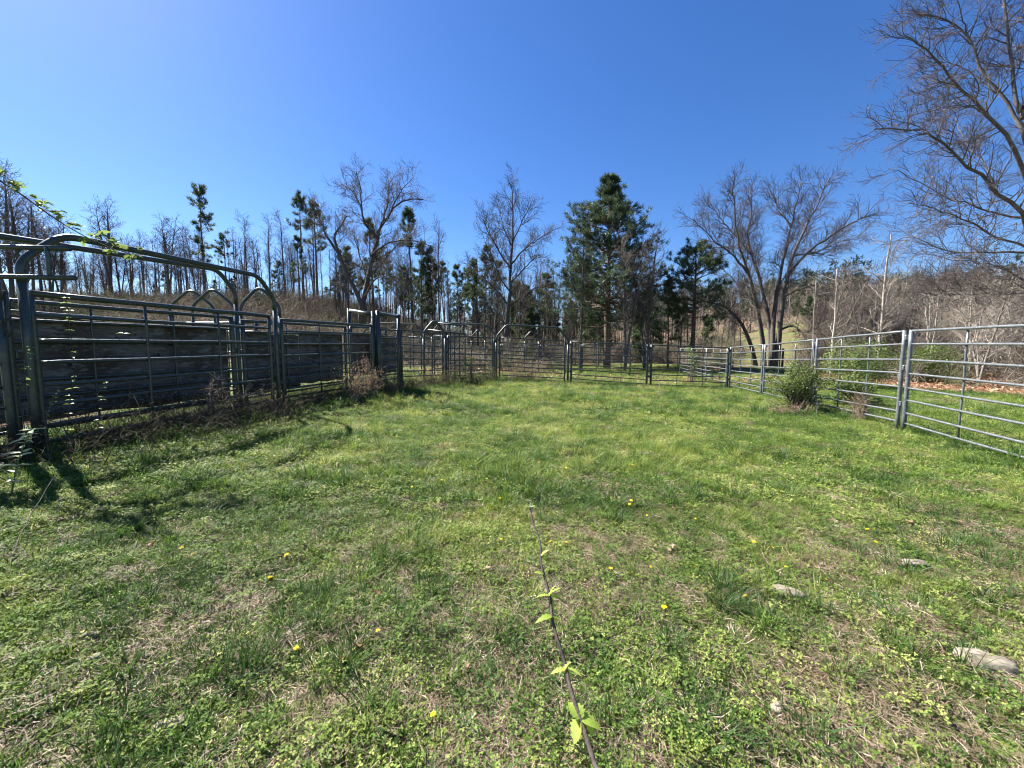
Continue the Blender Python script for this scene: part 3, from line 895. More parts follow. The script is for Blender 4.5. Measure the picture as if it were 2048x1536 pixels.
# ------------------------------------------------------------------ pines
def pine(label, u, vbase, vtop, D, crown_from, width, n_br, name="pine_tree", group=None, mat='needle', seed=1, r0=.3, clump=(26, .34, .045), lean=0., per2=1.5, cone=.75, bare_branches=True, spire=False, ragged=.3):
    bx = W(u, vbase, D); g = float(gz(bx[0], bx[1]))
    loc = np.array([bx[0], bx[1], g])
    H = W(u, vtop, D)[2] - g
    T = Bag(); Cw = Bag()
    n = 14
    t = np.linspace(0, 1, n)
    st = np.stack([lean * t ** 1.5 + rng.normal(0, .03, n) * t, rng.normal(0, .03, n), t * H * .985 - .2 * (t == 0)], -1)
    sr = r0 * (1 - t) ** .85 + .025
    V, F = tubes(st[None], sr[None], 9); T.put(V, F)
    tt = crown_from + (1 - crown_from) * rng.uniform(0, 1, n_br) ** .85
    az = rng.uniform(0, 2 * np.pi, n_br)
    f = (tt - crown_from) / (1 - crown_from)
    prof = np.where(f < .15, .55 + 3 * f, np.clip(1.0 - np.maximum((f - .15) / .85, 0) ** 1.35 * cone, .1, 1))
    if spire: prof = .07 + .95 * (1 - f) ** .9 * np.where(f < .15, .6 + 2.7 * f, 1)
    gapn = 1 - ragged + 2 * ragged * vnoise(az * 1.3, tt * 9, seed + 40)
    ln = width * prof * rng.uniform(.72, 1.12, n_br) * gapn
    x = tt * (n - 1) * .999; i = x.astype(int); ff = (x - i)[:, None]
    base = st[i] * (1 - ff) + st[np.minimum(i + 1, n - 1)] * ff
    elev = np.radians((-10 + 34 * f if spire else -6 + 48 * f) + rng.normal(0, 8, n_br))
    d = np.stack([np.cos(az) * np.cos(elev), np.sin(az) * np.cos(elev), np.sin(elev)], -1)
    m = 6
    Q = np.zeros((n_br, m, 3)); Q[:, 0] = base
    for s in range(1, m):
        d = unit(d + rng.normal(0, .08, d.shape) + np.array([0, 0, .05]))
        Q[:, s] = Q[:, s - 1] + d * (ln / (m - 1))[:, None]
    br = np.clip(ln * .013 + .012, .012, .08)
    R = br[:, None] * np.linspace(1, .3, m)[None]
    V, F = tubes(Q, R, 4, False); Cw.put(V, F, 0)
    Q2, R2 = grow(Q, R, per2, ln * .40, .30, 1., (28, 60), 4, .15, .12, .7, .008, .01, .3, 3, flat=.5)
    V, F = tubes(Q2, R2, 3, False); Cw.put(V, F, 0)
    cen = np.concatenate([Q2[:, -1], Q2[:, 2], Q[:, -1], Q[:, -2]])
    dr = unit(np.concatenate([Q2[:, -1] - Q2[:, -2], Q2[:, -1] - Q2[:, -2], Q[:, -1] - Q[:, -2], Q[:, -1] - Q[:, -2]]))
    top = st[-1] + rng.normal(0, .12, (8, 3)) - np.array([0, 0, .2])
    cen = np.concatenate([cen, top]); dr = np.concatenate([dr, np.tile([0, 0, 1.], (8, 1))])
    V, F, ti = needles(cen, dr, clump[0], clump[1], clump[2], .45, .75)
    Cw.put(V, F, 1, ti)
    if bare_branches:      # dead limbs under the crown
        k = 14
        tb = rng.uniform(.12, crown_from, k); az = rng.uniform(0, 2 * np.pi, k)
        x = tb * (n - 1); i = x.astype(int); ff = (x - i)[:, None]
        base = st[i] * (1 - ff) + st[i + 1] * ff
        d = np.stack([np.cos(az), np.sin(az), np.full(k, .05)], -1)
        Q = base[:, None] + d[:, None] * (rng.uniform(.25, .8, k) * width)[:, None, None] * np.linspace(0, 1, 4)[None, :, None] + rng.normal(0, .04, (k, 4, 3))
        V, F = tubes(Q, np.linspace(.03, .008, 4)[None].repeat(k, 0), 3, False); Cw.put(V, F, 0)
    return finish_tree(name, loc, label, "pine tree", group, T, Cw, [M['bark_pine']], [M['bark_pine'], M[mat]])

pine("large dense dark pine rising above all the others", 1214, 700, 366, 36, .22, 6.1, 225, mat='needle_dark', r0=.34, clump=(26, .33, .021), per2=1.9, seed=3, ragged=.42, spire=True)
pine("medium pine with a flat spreading crown right of the large dark pine", 1385, 700, 500, 33, .42, 2.75, 62, mat='needle', r0=.20, clump=(24, .28, .020), per2=2.2, cone=.62, seed=8, ragged=.4)

# ------------------------------------------------------------------ kinds of background tree, built once and copied
KIT = {}
def dup(root, loc, rz, sc, label, group):
    r = root.copy(); COL.objects.link(r)
    r.location = tuple(float(c) for c in loc); r.rotation_euler = (rng.normal(0, .02), rng.normal(0, .02), rz); r.scale = sc
    r["label"] = label
    r["group"] = group
    for ch in KIT_CH[root.name]:
        c = ch.copy(); COL.objects.link(c); c.parent = r
    return r
KIT_CH = {}
KIT_USED = set()

def kit_bare(h, n1, L1, n2, L2, n3, L3, r0, bark, twig, t0=.35, trop=.15, fork=False, ang=(28, 55), twig_r=.012, name="bare_tree"):
    T = Bag(); Cw = Bag()
    n = 12; t = np.linspace(0, 1, n)
    stems = []
    def stem(x0, x1, hh, rr):
        w = np.cumsum(rng.normal(0, .05, (n, 2)), 0) * np.linspace(0, 1, n)[:, None]
        p = np.stack([x0 + (x1 - x0) * t ** 1.3 + w[:, 0], w[:, 1] * .8, hh * t - .2 * (t == 0)], -1)
        return p, rr * (1 - t) ** .8 + .018
    a = [stem(0, rng.normal(0, .5), h, r0)]
    if fork:
        a.append(stem(0, rng.choice([-1, 1]) * rng.uniform(1.2, 2.4), h * .9, r0 * .8))
        a.append(stem(0, rng.normal(0, 1.2), h * .85, r0 * .6))
    P = np.array([q[0] for q in a]); R = np.array([q[1] for q in a])
    V, F = tubes(P, R, 7); T.put(V, F)
    Q1, R1 = grow(P, R, n1, L1, t0, 1., ang, 6, .16, trop, .5, .010, twig_r, .55, 5)
    V, F = tubes(Q1, R1, 4, False); Cw.put(V, F)
    Q2, R2 = grow(Q1, R1, n2, L2, .2, 1., (28, 62), 4, .16, trop * .5, .7, twig_r * .8, twig_r, .4, 2)
    V, F = tubes(Q2, R2, 3, False); Cw.put(V, F, 1)
    if n3:
        Q3, R3 = grow(Q2, R2, n3, L3, .15, 1., (28, 70), 3, .24, trop * .3, .8, twig_r * .7, twig_r, .3, 2)
        V, F = tubes(Q3, R3, 3, False); Cw.put(V, F, 1)
    root = finish_tree(name, (0, 0, 0), "", "bare tree", None, T, Cw, [M[bark]], [M[bark], M[twig]])
    KIT_CH[root.name] = list(root.children) if len(root.children) else [o for o in COL.objects if o.parent == root]
    return root, h

def kit_pine(h, crown_from, width, nb, mat, per2=2.2, clump=(18, .34, .023), cone=.7, r0=.14, ragged=.45, lean=0., seed=1):
    # same builder at the origin
    global gz, W
    g0, w0 = gz, W
    gz = lambda x, y: 0.0
    W = lambda u, v, D: np.array([0., 0., v])
    root = pine("", 0, 0, h, 0, crown_from, width, nb, mat=mat, r0=r0, clump=clump, per2=per2, cone=cone, seed=seed, ragged=ragged, lean=lean)
    gz, W = g0, w0
    KIT_CH[root.name] = [o for o in COL.objects if o.parent == root]
    return root, h

bare_kits = [kit_bare(12, 2.4, 2.4, 3.2, 1.1, 4.0, .6, .14, 'bark', 'twig'),
             kit_bare(12, 2.0, 2.8, 3.0, 1.2, 4.0, .6, .15, 'bark_dark', 'twig', fork=True),
             kit_bare(11, 2.6, 2.0, 3.2, 1.0, 4.0, .5, .11, 'bark', 'twig_red', t0=.4),
             kit_bare(13, 2.0, 2.6, 3.2, 1.1, 3.6, .6, .13, 'bark_dark', 'twig', t0=.45),
             kit_bare(12, 2.4, 2.6, 3.4, 1.0, 4.2, .5, .12, 'bark', 'twig_red', fork=True, t0=.35)]
thin_kits = [kit_bare(10, 1.8, 1.3, 2.6, .7, 2.5, .35, .075, 'bark_dark', 'twig', t0=.3),
             kit_bare(10, 1.6, 1.7, 2.6, .8, 2.5, .4, .085, 'bark', 'twig', t0=.45),
             kit_bare(10, 2.0, 1.3, 2.5, .7, 2.5, .35, .07, 'bark_dark', 'twig_red', t0=.35)]
pale_kits = [kit_bare(7, 2.6, 1.9, 3.6, .9, 4.5, .5, .06, 'bark_pale', 'twig_pale', t0=.15, twig_r=.0065, trop=.08, ang=(35, 70)),
             kit_bare(7, 2.4, 2.2, 3.4, 1.0, 4.5, .5, .055, 'bark_pale', 'twig_pale', t0=.2, fork=True, twig_r=.0065, trop=.08, ang=(35, 70)),
             kit_bare(7, 3.0, 1.7, 3.4, .9, 4.5, .5, .05, 'bark', 'twig_pale', t0=.1, twig_r=.0065, trop=.08, ang=(35, 70)),
             kit_bare(7, 2.6, 2.0, 3.4, .9, 4.5, .5, .06, 'bark', 'twig_red', t0=.2, fork=True, twig_r=.008, trop=.1, ang=(30, 60))]
pine_kits = [kit_pine(13, .55, 1.5, 40, 'needle', seed=2),
             kit_pine(13, .40, 1.7, 52, 'needle_dark', seed=4),
             kit_pine(13, .68, 1.4, 26, 'needle', seed=6, ragged=.55),
             kit_pine(12, .30, 1.9, 58, 'needle_dark', seed=9, cone=.85)]
tall_pine = kit_pine(14, .36, 1.25, 46, 'needle', seed=12, ragged=.75, cone=.25, clump=(16, .34, .025))
pom_pine = kit_pine(12, .62, 1.6, 30, 'needle_dark', seed=15, ragged=.5, cone=.5)
fir_kits = [kit_pine(9, .12, 2.1, 70, 'needle_dark', seed=21, cone=.9, per2=1.3, clump=(22, .42, .045)),
            kit_pine(9, .2, 1.9, 60, 'needle', seed=23, cone=.8, per2=1.3, clump=(22, .42, .045))]

def plant(kit, u, vtop, D, label, group, wide=1.0):
    root, h = kit
    X = (u - 1024) / FPX * D; Y = D
    z = float(gz(X, Y))
    H = CAMZ + D * (705 - vtop) / FPX - z
    if H < 1.0: H = 1.0
    s = H / h
    sw = min(max(s, .55), 1.5) * wide
    rz = rng.uniform(0, 2 * np.pi)
    if root.name not in KIT_USED:
        KIT_USED.add(root.name)
        root.location = (X, Y, z - .05); root.rotation_euler = (0, 0, rz); root.scale = (sw, sw, s)
        root["label"] = label
        root["group"] = group
        return root
    return dup(root, (X, Y, z - .05), rz, (sw, sw, s), label, group)

rc = lambda L: L[int(rng.integers(len(L)))]
MARKS = [(236, 'left of the leaning fan topped tree'), (350, 'left of the broad twiggy tree'), (420, 'left of the tall thin pine'), (505, 'under the round topped pine'),
         (600, 'left of the twin thin pines'), (680, 'right of the twin thin pines'), (760, 'behind the forked bare tree'), (830, 'left of the tallest narrow pine'),
         (900, 'right of the tallest narrow pine'), (968, 'left of the lone narrow pine'), (1060, 'behind the slender upright tree'), (1150, 'left of the large dark pine'),
         (1260, 'behind the large dark pine'), (1340, 'right of the large dark pine'), (1440, 'behind the medium pine'), (1540, 'left of the four trunked tree'),
         (1640, 'right of the four trunked tree'), (1757, 'left of the tallest pale sapling'), (1850, 'right of the tallest pale sapling'), (1960, 'behind the nearest right panel'), (9999, "near the photo's right edge")]
KD = {}
for k_, d_ in zip(bare_kits, ('straight bare tree', 'forked dark bare tree', 'small reddish bare tree', 'high branched dark bare tree', 'forked reddish bare tree')): KD[k_[0].name] = d_
for k_, d_ in zip(thin_kits, ('thin dark bare tree', 'thin grey bare tree', 'thin reddish bare tree')): KD[k_[0].name] = d_
for k_, d_ in zip(pale_kits, ('pale straight sapling', 'pale forked sapling', 'grey bushy sapling', 'reddish forked sapling')): KD[k_[0].name] = d_
for k_, d_ in zip(pine_kits, ('open crowned pine', 'full crowned dark pine', 'pine with only a top tuft', 'dark pine leafy low down')): KD[k_[0].name] = d_
for k_, d_ in zip(fir_kits, ('dark cone shaped pine', 'green cone shaped pine')): KD[k_[0].name] = d_
def said(kit, u, place):
    return KD[kit[0].name] + ' ' + place + ' ' + [m for e, m in MARKS if u < e][0]
GL = "trees along the top of the left slope"
# the ones the photograph lets one point to
plant(tall_pine, 420, 394, 56, "tall thin pine with tufts up its bare stem, alone above the left slope", GL)
plant(pom_pine, 463, 478, 58, "shorter round topped pine right of the tall thin pine on the left slope", GL)
plant(pine_kits[2], 613, 402, 52, "left and taller one of the twin thin pines left of the forked bare tree", GL)
plant(pine_kits[0], 641, 414, 53, "right one of the twin thin pines left of the forked bare tree", GL)
plant(pine_kits[1], 606, 482, 50, "dense shorter pine at the foot of the twin thin pines", GL)
plant(bare_kits[1], 236, 418, 58, "bare tree with a leaning fan of twigs left of the broad bare tree", GL, 1.1)
plant(bare_kits[4], 350, 447, 58, "broad twiggy bare tree left of the tall thin pine", GL, 1.3)
plant(bare_kits[0], 300, 478, 60, "bare tree just left of the broad twiggy one on the slope", GL)
plant(bare_kits[3], 505, 445, 55, "bare tree with a V shaped top between the round pine and the twin pines", GL)
plant(bare_kits[2], 548, 450, 56, "narrow bare tree in the middle of the gap before the twin pines", GL)
plant(bare_kits[0], 577, 442, 54, "straight bare tree close to the left of the twin pines", GL)
for k, (u, vt, D) in enumerate([(20, 345, 36), (62, 395, 38), (-25, 380, 33), (98, 418, 41), (135, 450, 44), (-80, 400, 36), (40, 370, 41), (80, 420, 43), (5, 430, 47), (115, 440, 46), (-50, 350, 38)]):
    plant(bare_kits[k % 5], u, vt, D, said(bare_kits[k % 5], u, 'behind the leafy cane' if u > 30 else "at the left edge"), "dense bare trees at the left edge", 1.2)
plant(pine_kits[2], 829, 428, 46, "tallest narrow pine right of the forked bare tree", "pines in the middle wood")
plant(pine_kits[1], 752, 452, 50, "broad dark pine seen through the forked bare tree", "pines in the middle wood", 1.2)
plant(pine_kits[3], 846, 492, 44, "dark pine directly under the tallest narrow pine", "pines in the middle wood")
plant(pine_kits[0], 968, 498, 44, "lone narrow pine just left of the slender upright bare tree", "pines in the middle wood", .8)
plant(pine_kits[0], 1085, 552, 40, "leaning pine between the slender bare tree and the large dark pine", "pines in the middle wood", 1.2)
plant(bare_kits[3], 880, 455, 42, "thin bare tree right of the tallest narrow pine", "bare trees of the middle wood", .8)
plant(bare_kits[1], 1290, 480, 31, "bare tree whose grey limbs cross the right half of the large dark pine", "bare trees by the pines", 1.0)
plant(bare_kits[4], 1250, 480, 31, "tall bare tree standing in front of the large dark pine", "bare trees by the pines", 1.1)
plant(bare_kits[0], 1160, 470, 34, "bare tree on the left flank of the large dark pine", "bare trees by the pines", .9)
plant(pine_kits[3], 1335, 560, 35, "low dark pine between the large and the medium pine", "pines by the middle wood")
plant(pale_kits[0], 1757, 470, 24, "tallest pale sapling rising from the right thicket", "tall saplings in the right thicket", 1.1)
plant(pale_kits[1], 1960, 560, 17.5, "pale barked sapling behind the middle of the nearest right panel", "tall saplings in the right thicket", 1.0)

# the rest of the woods
def wood(n, kits, u0, u1, D0, D1, v0, v1, place, group, wide, sl=0.0, su=0.0):
    for k in range(n):
        u = rng.uniform(u0, u1); D = rng.uniform(D0, D1); kit = rc(kits)
        plant(kit, u, rng.uniform(v0, v1) + max(0, u - su) * sl, D, said(kit, u, place), group, wide)
wood(62, thin_kits, 100, 670, 50, 72, 480, 560, 'on the left slope', 'thin trees on the left slope', .95)
wood(36, bare_kits, 90, 640, 52, 72, 462, 540, 'on the left skyline', 'bare trees on the left slope', 1.0)
wood(9, pine_kits, 250, 690, 52, 70, 525, 580, 'on the left slope', 'small pines on the left slope', .8)
wood(36, [pine_kits[0], pine_kits[2], pine_kits[2], pine_kits[0], pine_kits[1]], 650, 1000, 42, 68, 500, 585, 'in the wood', 'slim pines of the middle wood', .85, .25, 880)
wood(58, thin_kits + thin_kits + bare_kits, 640, 1130, 38, 66, 495, 600, 'in the wood', 'bare trees in the middle wood', .9, .15, 900)
wood(14, pine_kits + fir_kits, 1010, 1200, 48, 75, 565, 640, 'low in the gap', 'small pines left of the large pine', .8)
wood(34, bare_kits + thin_kits, 1120, 1500, 36, 66, 560, 635, 'low in the wood', 'low bare trees under the pines', .95)
wood(6, pine_kits + fir_kits, 1150, 1420, 42, 60, 560, 640, 'low in the shade', 'low pines behind the large pine', .9)
wood(34, fir_kits, 1400, 1720, 105, 140, 588, 625, 'on the far ridge', 'distant pines on the far ridge', 1.25)
wood(20, bare_kits + fir_kits, 1540, 1800, 50, 85, 585, 640, 'on the hillside', 'small trees on the right hillside', .95)
wood(48, pale_kits, 1640, 2120, 21, 36, 535, 640, 'in the thicket', 'saplings of the right thicket', 1.1)
wood(28, bare_kits + thin_kits, 1760, 2180, 38, 62, 535, 590, 'on the right slope', 'bare trees on the right slope', 1.0)
wood(8, pine_kits + fir_kits, 1820, 2120, 45, 65, 525, 570, 'on the right skyline', 'pines on the right slope', 1.0)
for root, h in bare_kits + thin_kits + pale_kits + pine_kits + fir_kits + [tall_pine, pom_pine]:
    if root.name not in KIT_USED:                       # a kind nothing was planted of
        for ch in KIT_CH[root.name]: bpy.data.objects.remove(ch)
        bpy.data.objects.remove(root)

# ------------------------------------------------------------------ ground cover: what nobody could count
def blades(n, r, hmin, hmax, w, lean, curl, segs=3):
    """a tuft of n curved blades"""
    V = []; F = []; o = 0
    for k in range(n):
        a = rng.uniform(0, 2 * np.pi); rr = r * math.sqrt(rng.uniform(0, 1))
        b = np.array([math.cos(a) * rr, math.sin(a) * rr, -.004])
        az = a + rng.normal(0, .9)
        h = rng.uniform(hmin, hmax); ww = w * rng.uniform(.7, 1.25)
        el = math.radians(90 - rng.uniform(*lean)); cu = math.radians(rng.uniform(*curl))
        d = np.array([math.cos(az), math.sin(az)]); side = np.array([-math.sin(az), math.cos(az), 0])
        tw = rng.normal(0, .5); side = side * math.cos(tw) + np.array([0, 0, 1]) * math.sin(tw)
        p = b.copy(); e = el
        for s in range(segs + 1):
            f = s / segs
            wd = ww * (1 - f ** 1.6) * (1 if s < segs else 0)
            if s < segs:
                V += [p - side * wd, p + side * wd]
            else:
                V += [p]
            p = p + np.array([d[0] * math.cos(e), d[1] * math.cos(e), math.sin(e)]) * (h / segs)
            e -= cu / segs
        for s in range(segs - 1):
            F.append([o + 2 * s, o + 2 * s + 1, o + 2 * s + 3]); F.append([o + 2 * s, o + 2 * s + 3, o + 2 * s + 2])
        F.append([o + 2 * segs - 2, o + 2 * segs - 1, o + 2 * segs])
        o += 2 * segs + 1
    return np.array(V), np.array(F)

def leaflets(n, r, size, hmin, hmax, tri=True):
    """low creeping plant: n small round leaves held roughly level"""
    V = []; F = []; o = 0
    for k in range(n):
        a = rng.uniform(0, 2 * np.pi); rr = r * math.sqrt(rng.uniform(0, 1))
        c = np.array([math.cos(a) * rr, math.sin(a) * rr, rng.uniform(hmin, hmax)])
        nrm = unit(np.array([rng.normal(0, .45), rng.normal(0, .45), 1.0]))
        t = unit(np.cross(nrm, [rng.normal(), rng.normal(), .1])); bt = np.cross(nrm, t)
        for j in range(3 if tri else 1):
            an = j * 2.094 + rng.normal(0, .15)
            ax = t * math.cos(an) + bt * math.sin(an); sx = -t * math.sin(an) + bt * math.cos(an)
            s = size * rng.uniform(.75, 1.25)
            V += [c, c + ax * s * .55 - sx * s * .42 + nrm * s * .12, c + ax * s * 1.05 - sx * s * .18, c + ax * s * 1.05 + sx * s * .18, c + ax * s * .55 + sx * s * .42 + nrm * s * .12]
            F += [[o, o + 1, o + 2], [o, o + 2, o + 3], [o, o + 3, o + 4]]
            o += 5
    return np.array(V), np.array(F)

def strands(n, r, lmin, lmax, w, zmax):
    """dead grass lying every way"""
    V = []; F = []; o = 0
    for k in range(n):
        c = np.array([rng.normal(0, r * .6), rng.normal(0, r * .6), rng.uniform(.002, zmax)])
        az = rng.uniform(0, 2 * np.pi); l = rng.uniform(lmin, lmax); sl = rng.normal(0, .22)
        d = np.array([math.cos(az), math.sin(az), sl]); side = np.array([-math.sin(az), math.cos(az), rng.normal(0, .4)]) * w * rng.uniform(.6, 1.4)
        kink = np.array([rng.normal(0, .25), rng.normal(0, .25), rng.normal(0, .12)]) * l
        p0 = c - d * l / 2; p1 = c + kink * .4; p2 = c + d * l / 2
        V += [p0 - side, p0 + side, p1 - side, p1 + side, p2 - side * .4, p2 + side * .4]
        F += [[o, o + 1, o + 3], [o, o + 3, o + 2], [o + 2, o + 3, o + 5], [o + 2, o + 5, o + 4]]
        o += 6
    V = np.array(V); V[:, 2] = np.maximum(V[:, 2], .001)
    return V, np.array(F)

def dead_leaf_geo(size=.05):
    """one lobed, curled oak leaf"""
    t = np.linspace(0, 1, 8)
    half = size * .36 * np.array([.10, .55, .40, .85, .55, .95, .55, .05])
    ph = rng.uniform(0, 6)
    V = []; F = []
    for i, (a, hw) in enumerate(zip(t, half)):
        z = .012 * math.sin(a * 3 + ph) + .25 * hw * math.sin(2 * a + ph)
        y = (a - .5) * size
        V += [[-hw, y, z + hw * .45 + .006], [0, y, z + .004], [hw, y, z + hw * rng.uniform(.1, .7) + .006]]
    for i in range(7):
        o = i * 3
        F += [[o, o + 1, o + 4, o + 3], [o + 1, o + 2, o + 5, o + 4]]
    V = np.array(V, float); V[:, 2] -= V[:, 2].min() - .003
    return V, np.array(F)

def shrub_geo(n, h, spread, thick=1.0):
    P = []; R = []
    for k in range(n):
        a = rng.uniform(0, 2 * np.pi); l = h * rng.uniform(.45, 1.1)
        d = np.array([math.cos(a) * rng.uniform(.1, spread), math.sin(a) * rng.uniform(.1, spread), 1.0])
        b = rng.normal(0, .18, 3) * np.array([1, 1, 0])
        m = 5; q = [b]
        for s in range(m - 1):
            d = unit(d + rng.normal(0, .28, 3) + np.array([0, 0, -.10 * s * spread]))
            q.append(q[-1] + d * l / (m - 1))
        P.append(q); R.append(np.linspace(.010, .004, m) * thick)
    P = np.array(P); R = np.array(R)
    V, F = tubes(P, R, 3, False)
    Q, RQ = grow(P, R, 4.5, .4, .25, 1., (25, 65), 3, .25, .03,   .8, .004 * thick, .006 * thick, .2, 3)
    V2, F2 = tubes(Q, RQ, 3, False)
    b = Bag(); b.put(V, F); b.put(V2, F2)
    return b

def rosette(n, l, w):
    V, F = blades(n, .01, l * .6, l, w, (35, 75), (20, 60), 3)
    return V, F

def scatter(name, label, cat, protos, mat, P, rot, scl, idx, tint):
    c = bpy.data.collections.new(name + " kinds")
    for k, g in enumerate(protos):
        if isinstance(g, bpy.types.Mesh):
            me = g
        elif isinstance(g, Bag):
            me = g.mesh("%s_kind_%02d" % (name, k), [mat])
        else:
            me = np_mesh("%s_kind_%02d" % (name, k), g[0], [g[1]], [mat])
        o = bpy.data.objects.new("%s_kind_%02d" % (name, k), me)
        c.objects.link(o)
    me = bpy.data.meshes.new(name)
    n = len(P)
    me.vertices.add(n); me.vertices.foreach_set("co", np.ascontiguousarray(P, dtype=np.float32).ravel())
    for an, ty, fld, val in (("rot", 'FLOAT_VECTOR', "vector", rot), ("scl", 'FLOAT', "value", scl), ("tint", 'FLOAT', "value", tint)):
        at = me.attributes.new(an, ty, 'POINT'); at.data.foreach_set(fld, np.ascontiguousarray(val, dtype=np.float32).ravel())
    at = me.attributes.new("idx", 'INT', 'POINT'); at.data.foreach_set("value", np.ascontiguousarray(idx, dtype=np.int32))
    ob = add(name, me)
    setp(ob, label, cat, None, "stuff")
    ng = bpy.data.node_groups.new(name, 'GeometryNodeTree')
    ng.interface.new_socket("Geometry", in_out='INPUT', socket_type='NodeSocketGeometry')
    ng.interface.new_socket("Geometry", in_out='OUTPUT', socket_type='NodeSocketGeometry')
    gi = ng.nodes.new('NodeGroupInput'); go = ng.nodes.new('NodeGroupOutput')
    ci = ng.nodes.new('GeometryNodeCollectionInfo'); ci.inputs[0].default_value = c
    ci.inputs["Separate Children"].default_value = True; ci.inputs["Reset Children"].default_value = True
    ip = ng.nodes.new('GeometryNodeInstanceOnPoints'); ip.inputs["Pick Instance"].default_value = True
    def na(nm, ty):
        x = ng.nodes.new('GeometryNodeInputNamedAttribute'); x.data_type = ty; x.inputs["Name"].default_value = nm
        return [s for s in x.outputs if s.enabled and s.name == "Attribute"][0]
    L = ng.links.new
    L(gi.outputs[0], ip.inputs["Points"]); L(ci.outputs[0], ip.inputs["Instance"])
    L(na("idx", 'INT'), ip.inputs["Instance Index"])
    e2r = ng.nodes.new('FunctionNodeEulerToRotation')
    L(na("rot", 'FLOAT_VECTOR'), e2r.inputs[0]); L(e2r.outputs[0], ip.inputs["Rotation"])
    L(na("scl", 'FLOAT'), ip.inputs["Scale"])
    L(ip.outputs[0], go.inputs[0])
    md = ob.modifiers.new("spread", 'NODES'); md.node_group = ng
    return ob

def rnd_pts(n, x0, x1, y0, y1, fn=None):
    x = rng.uniform(x0, x1, n); y = rng.uniform(y0, y1, n)
    if fn is not None:
        k = rng.uniform(0, 1, n) < fn(x, y)
        x, y = x[k], y[k]
    return np.stack([x, y, gz(x, y)], -1)

# where the turf is thick, where the thatch lies bare
def lush(x, y):
    n = fbm(x * 2.4 + 7, y * 2.4, 31, 3) * .6 + fbm(x * .55, y * .55, 33, 2) * .4
    b = .485 + .15 * S((y - 2.0) / 2.5) + .20 * S((-x + .3) / 1.4) - .02 * S((x - .3) / 1.0) * S((3.4 - y) / 2)
    return S((n - (.82 - b)) / .26)
def tufty(x, y):
    n = fbm(x * 1.5 + 3, y * 1.5 + 11, 41, 2)
    return .12 + .88 * S((n - .54) / .12)
def in_view(x, y): return np.abs(x) < 1.42 * np.maximum(y, 0) + 1.0

zones = [(0.55, 3.4, 1.0), (3.4, 8.0, 1.25), (8.0, 18.5, 1.6), (18.5, 42, 2.6)]
P_g = []; P_c = []; P_s = []
def many(dens, y0, y1, fn, x0=None, x1=None):
    x0 = -1.42 * y1 - .8 if x0 is None else x0; x1 = 1.42 * y1 + .8 if x1 is None else x1
    x0 = max(x0, -6.6 if y1 < 19 else -32); x1 = min(x1, 17)
    n = int(dens * (x1 - x0) * (y1 - y0))
    return rnd_pts(n, x0, x1, y0, y1, lambda x, y: fn(x, y) * in_view(x, y) * (1 - .93 * forest_zone(x, y)))
gr = [many(1250, .55, 3.4, lambda x, y: .20 + .62 * lush(x, y)), many(470, 3.4, 8, lambda x, y: .35 + .6 * lush(x, y)), many(150, 8, 18.5, lambda x, y: .5 + .5 * lush(x, y)), many(16, 18.5, 42, lambda x, y: .4 + .4 * lush(x, y), -20, 26)]
tu = [many(85, .7, 3.4, lambda x, y: tufty(x, y) * .9), many(60, 3.4, 8, lambda x, y: tufty(x, y)), many(34, 8, 18.5, lambda x, y: tufty(x, y)), many(2.5, 18.5, 40, lambda x, y: tufty(x, y), -20, 26)]
cl = [many(850, .55, 3.4, lambda x, y: .22 + .6 * lush(x + 5, y)), many(260, 3.4, 8, lambda x, y: .3 + .6 * lush(x + 5, y)), many(45, 8, 15, lambda x, y: .3 + .4 * lush(x + 5, y))]
stw = [many(1000, .55, 3.4, lambda x, y: .95 - .60 * lush(x, y)), many(270, 3.4, 8, lambda x, y: .85 - .62 * lush(x, y)), many(95, 8, 18.5, lambda x, y: .75 - .6 * lush(x, y))]

short = [blades(14, .035, .025, .070, .0021, (5, 55), (10, 70)) for _ in range(5)]
tall = [blades(44, .055, .09, .22, .0029, (8, 52), (20, 80), 4) for _ in range(4)] + [blades(34, .05, .07, .16, .0032, (10, 60), (20, 90), 4) for _ in range(2)]
def join_z(lst, sc):
    P = np.concatenate(lst); s = np.concatenate([np.full(len(q), k) for q, k in zip(lst, sc)])
    n = len(P)
    return P, s * rng.uniform(.7, 1.35, n), np.stack([rng.normal(0, .12, n), rng.normal(0, .12, n), rng.uniform(0, 6.283, n)], -1)
P1, s1, r1 = join_z(gr, [.95, 1.25, 1.75, 3.0])
P2, s2, r2 = join_z(tu, [.72, .95, 1.2, 1.6])
# rank grass along the foot of the left fence
def along(p0, p1, n, sx):
    t = rng.uniform(0, 1, n); p0 = np.array(p0); p1 = np.array(p1)
    q = p0 + (p1 - p0) * t[:, None] + rng.normal(0, sx, (n, 2))
    return np.stack([q[:, 0], q[:, 1], gz(q[:, 0], q[:, 1])], -1)
P3_ = np.concatenate([along((-5.2, 3.6), (-4.3, 7.6), 170, .28), along((-4.4, 7.6), (-3.2, 12.2), 170, .3), along((-3.2, 12.5), (-.6, 16), 110, .25), along((-.8, 16), (8.8, 16), 150, .25), along((6.9, 6.5), (8.9, 16), 110, .2), along((6.2, 4), (6.9, 6.5), 40, .12)])
n3 = len(P3_); s3 = rng.uniform(.7, 1.7, n3); r3 = np.stack([rng.normal(0, .1, n3), rng.normal(0, .1, n3), rng.uniform(0, 6.28, n3)], -1)
Pg = np.concatenate([P1, P2, P3_])
ig = np.concatenate([rng.integers(0, 5, len(P1)), rng.integers(5, 11, len(P2) + n3)])
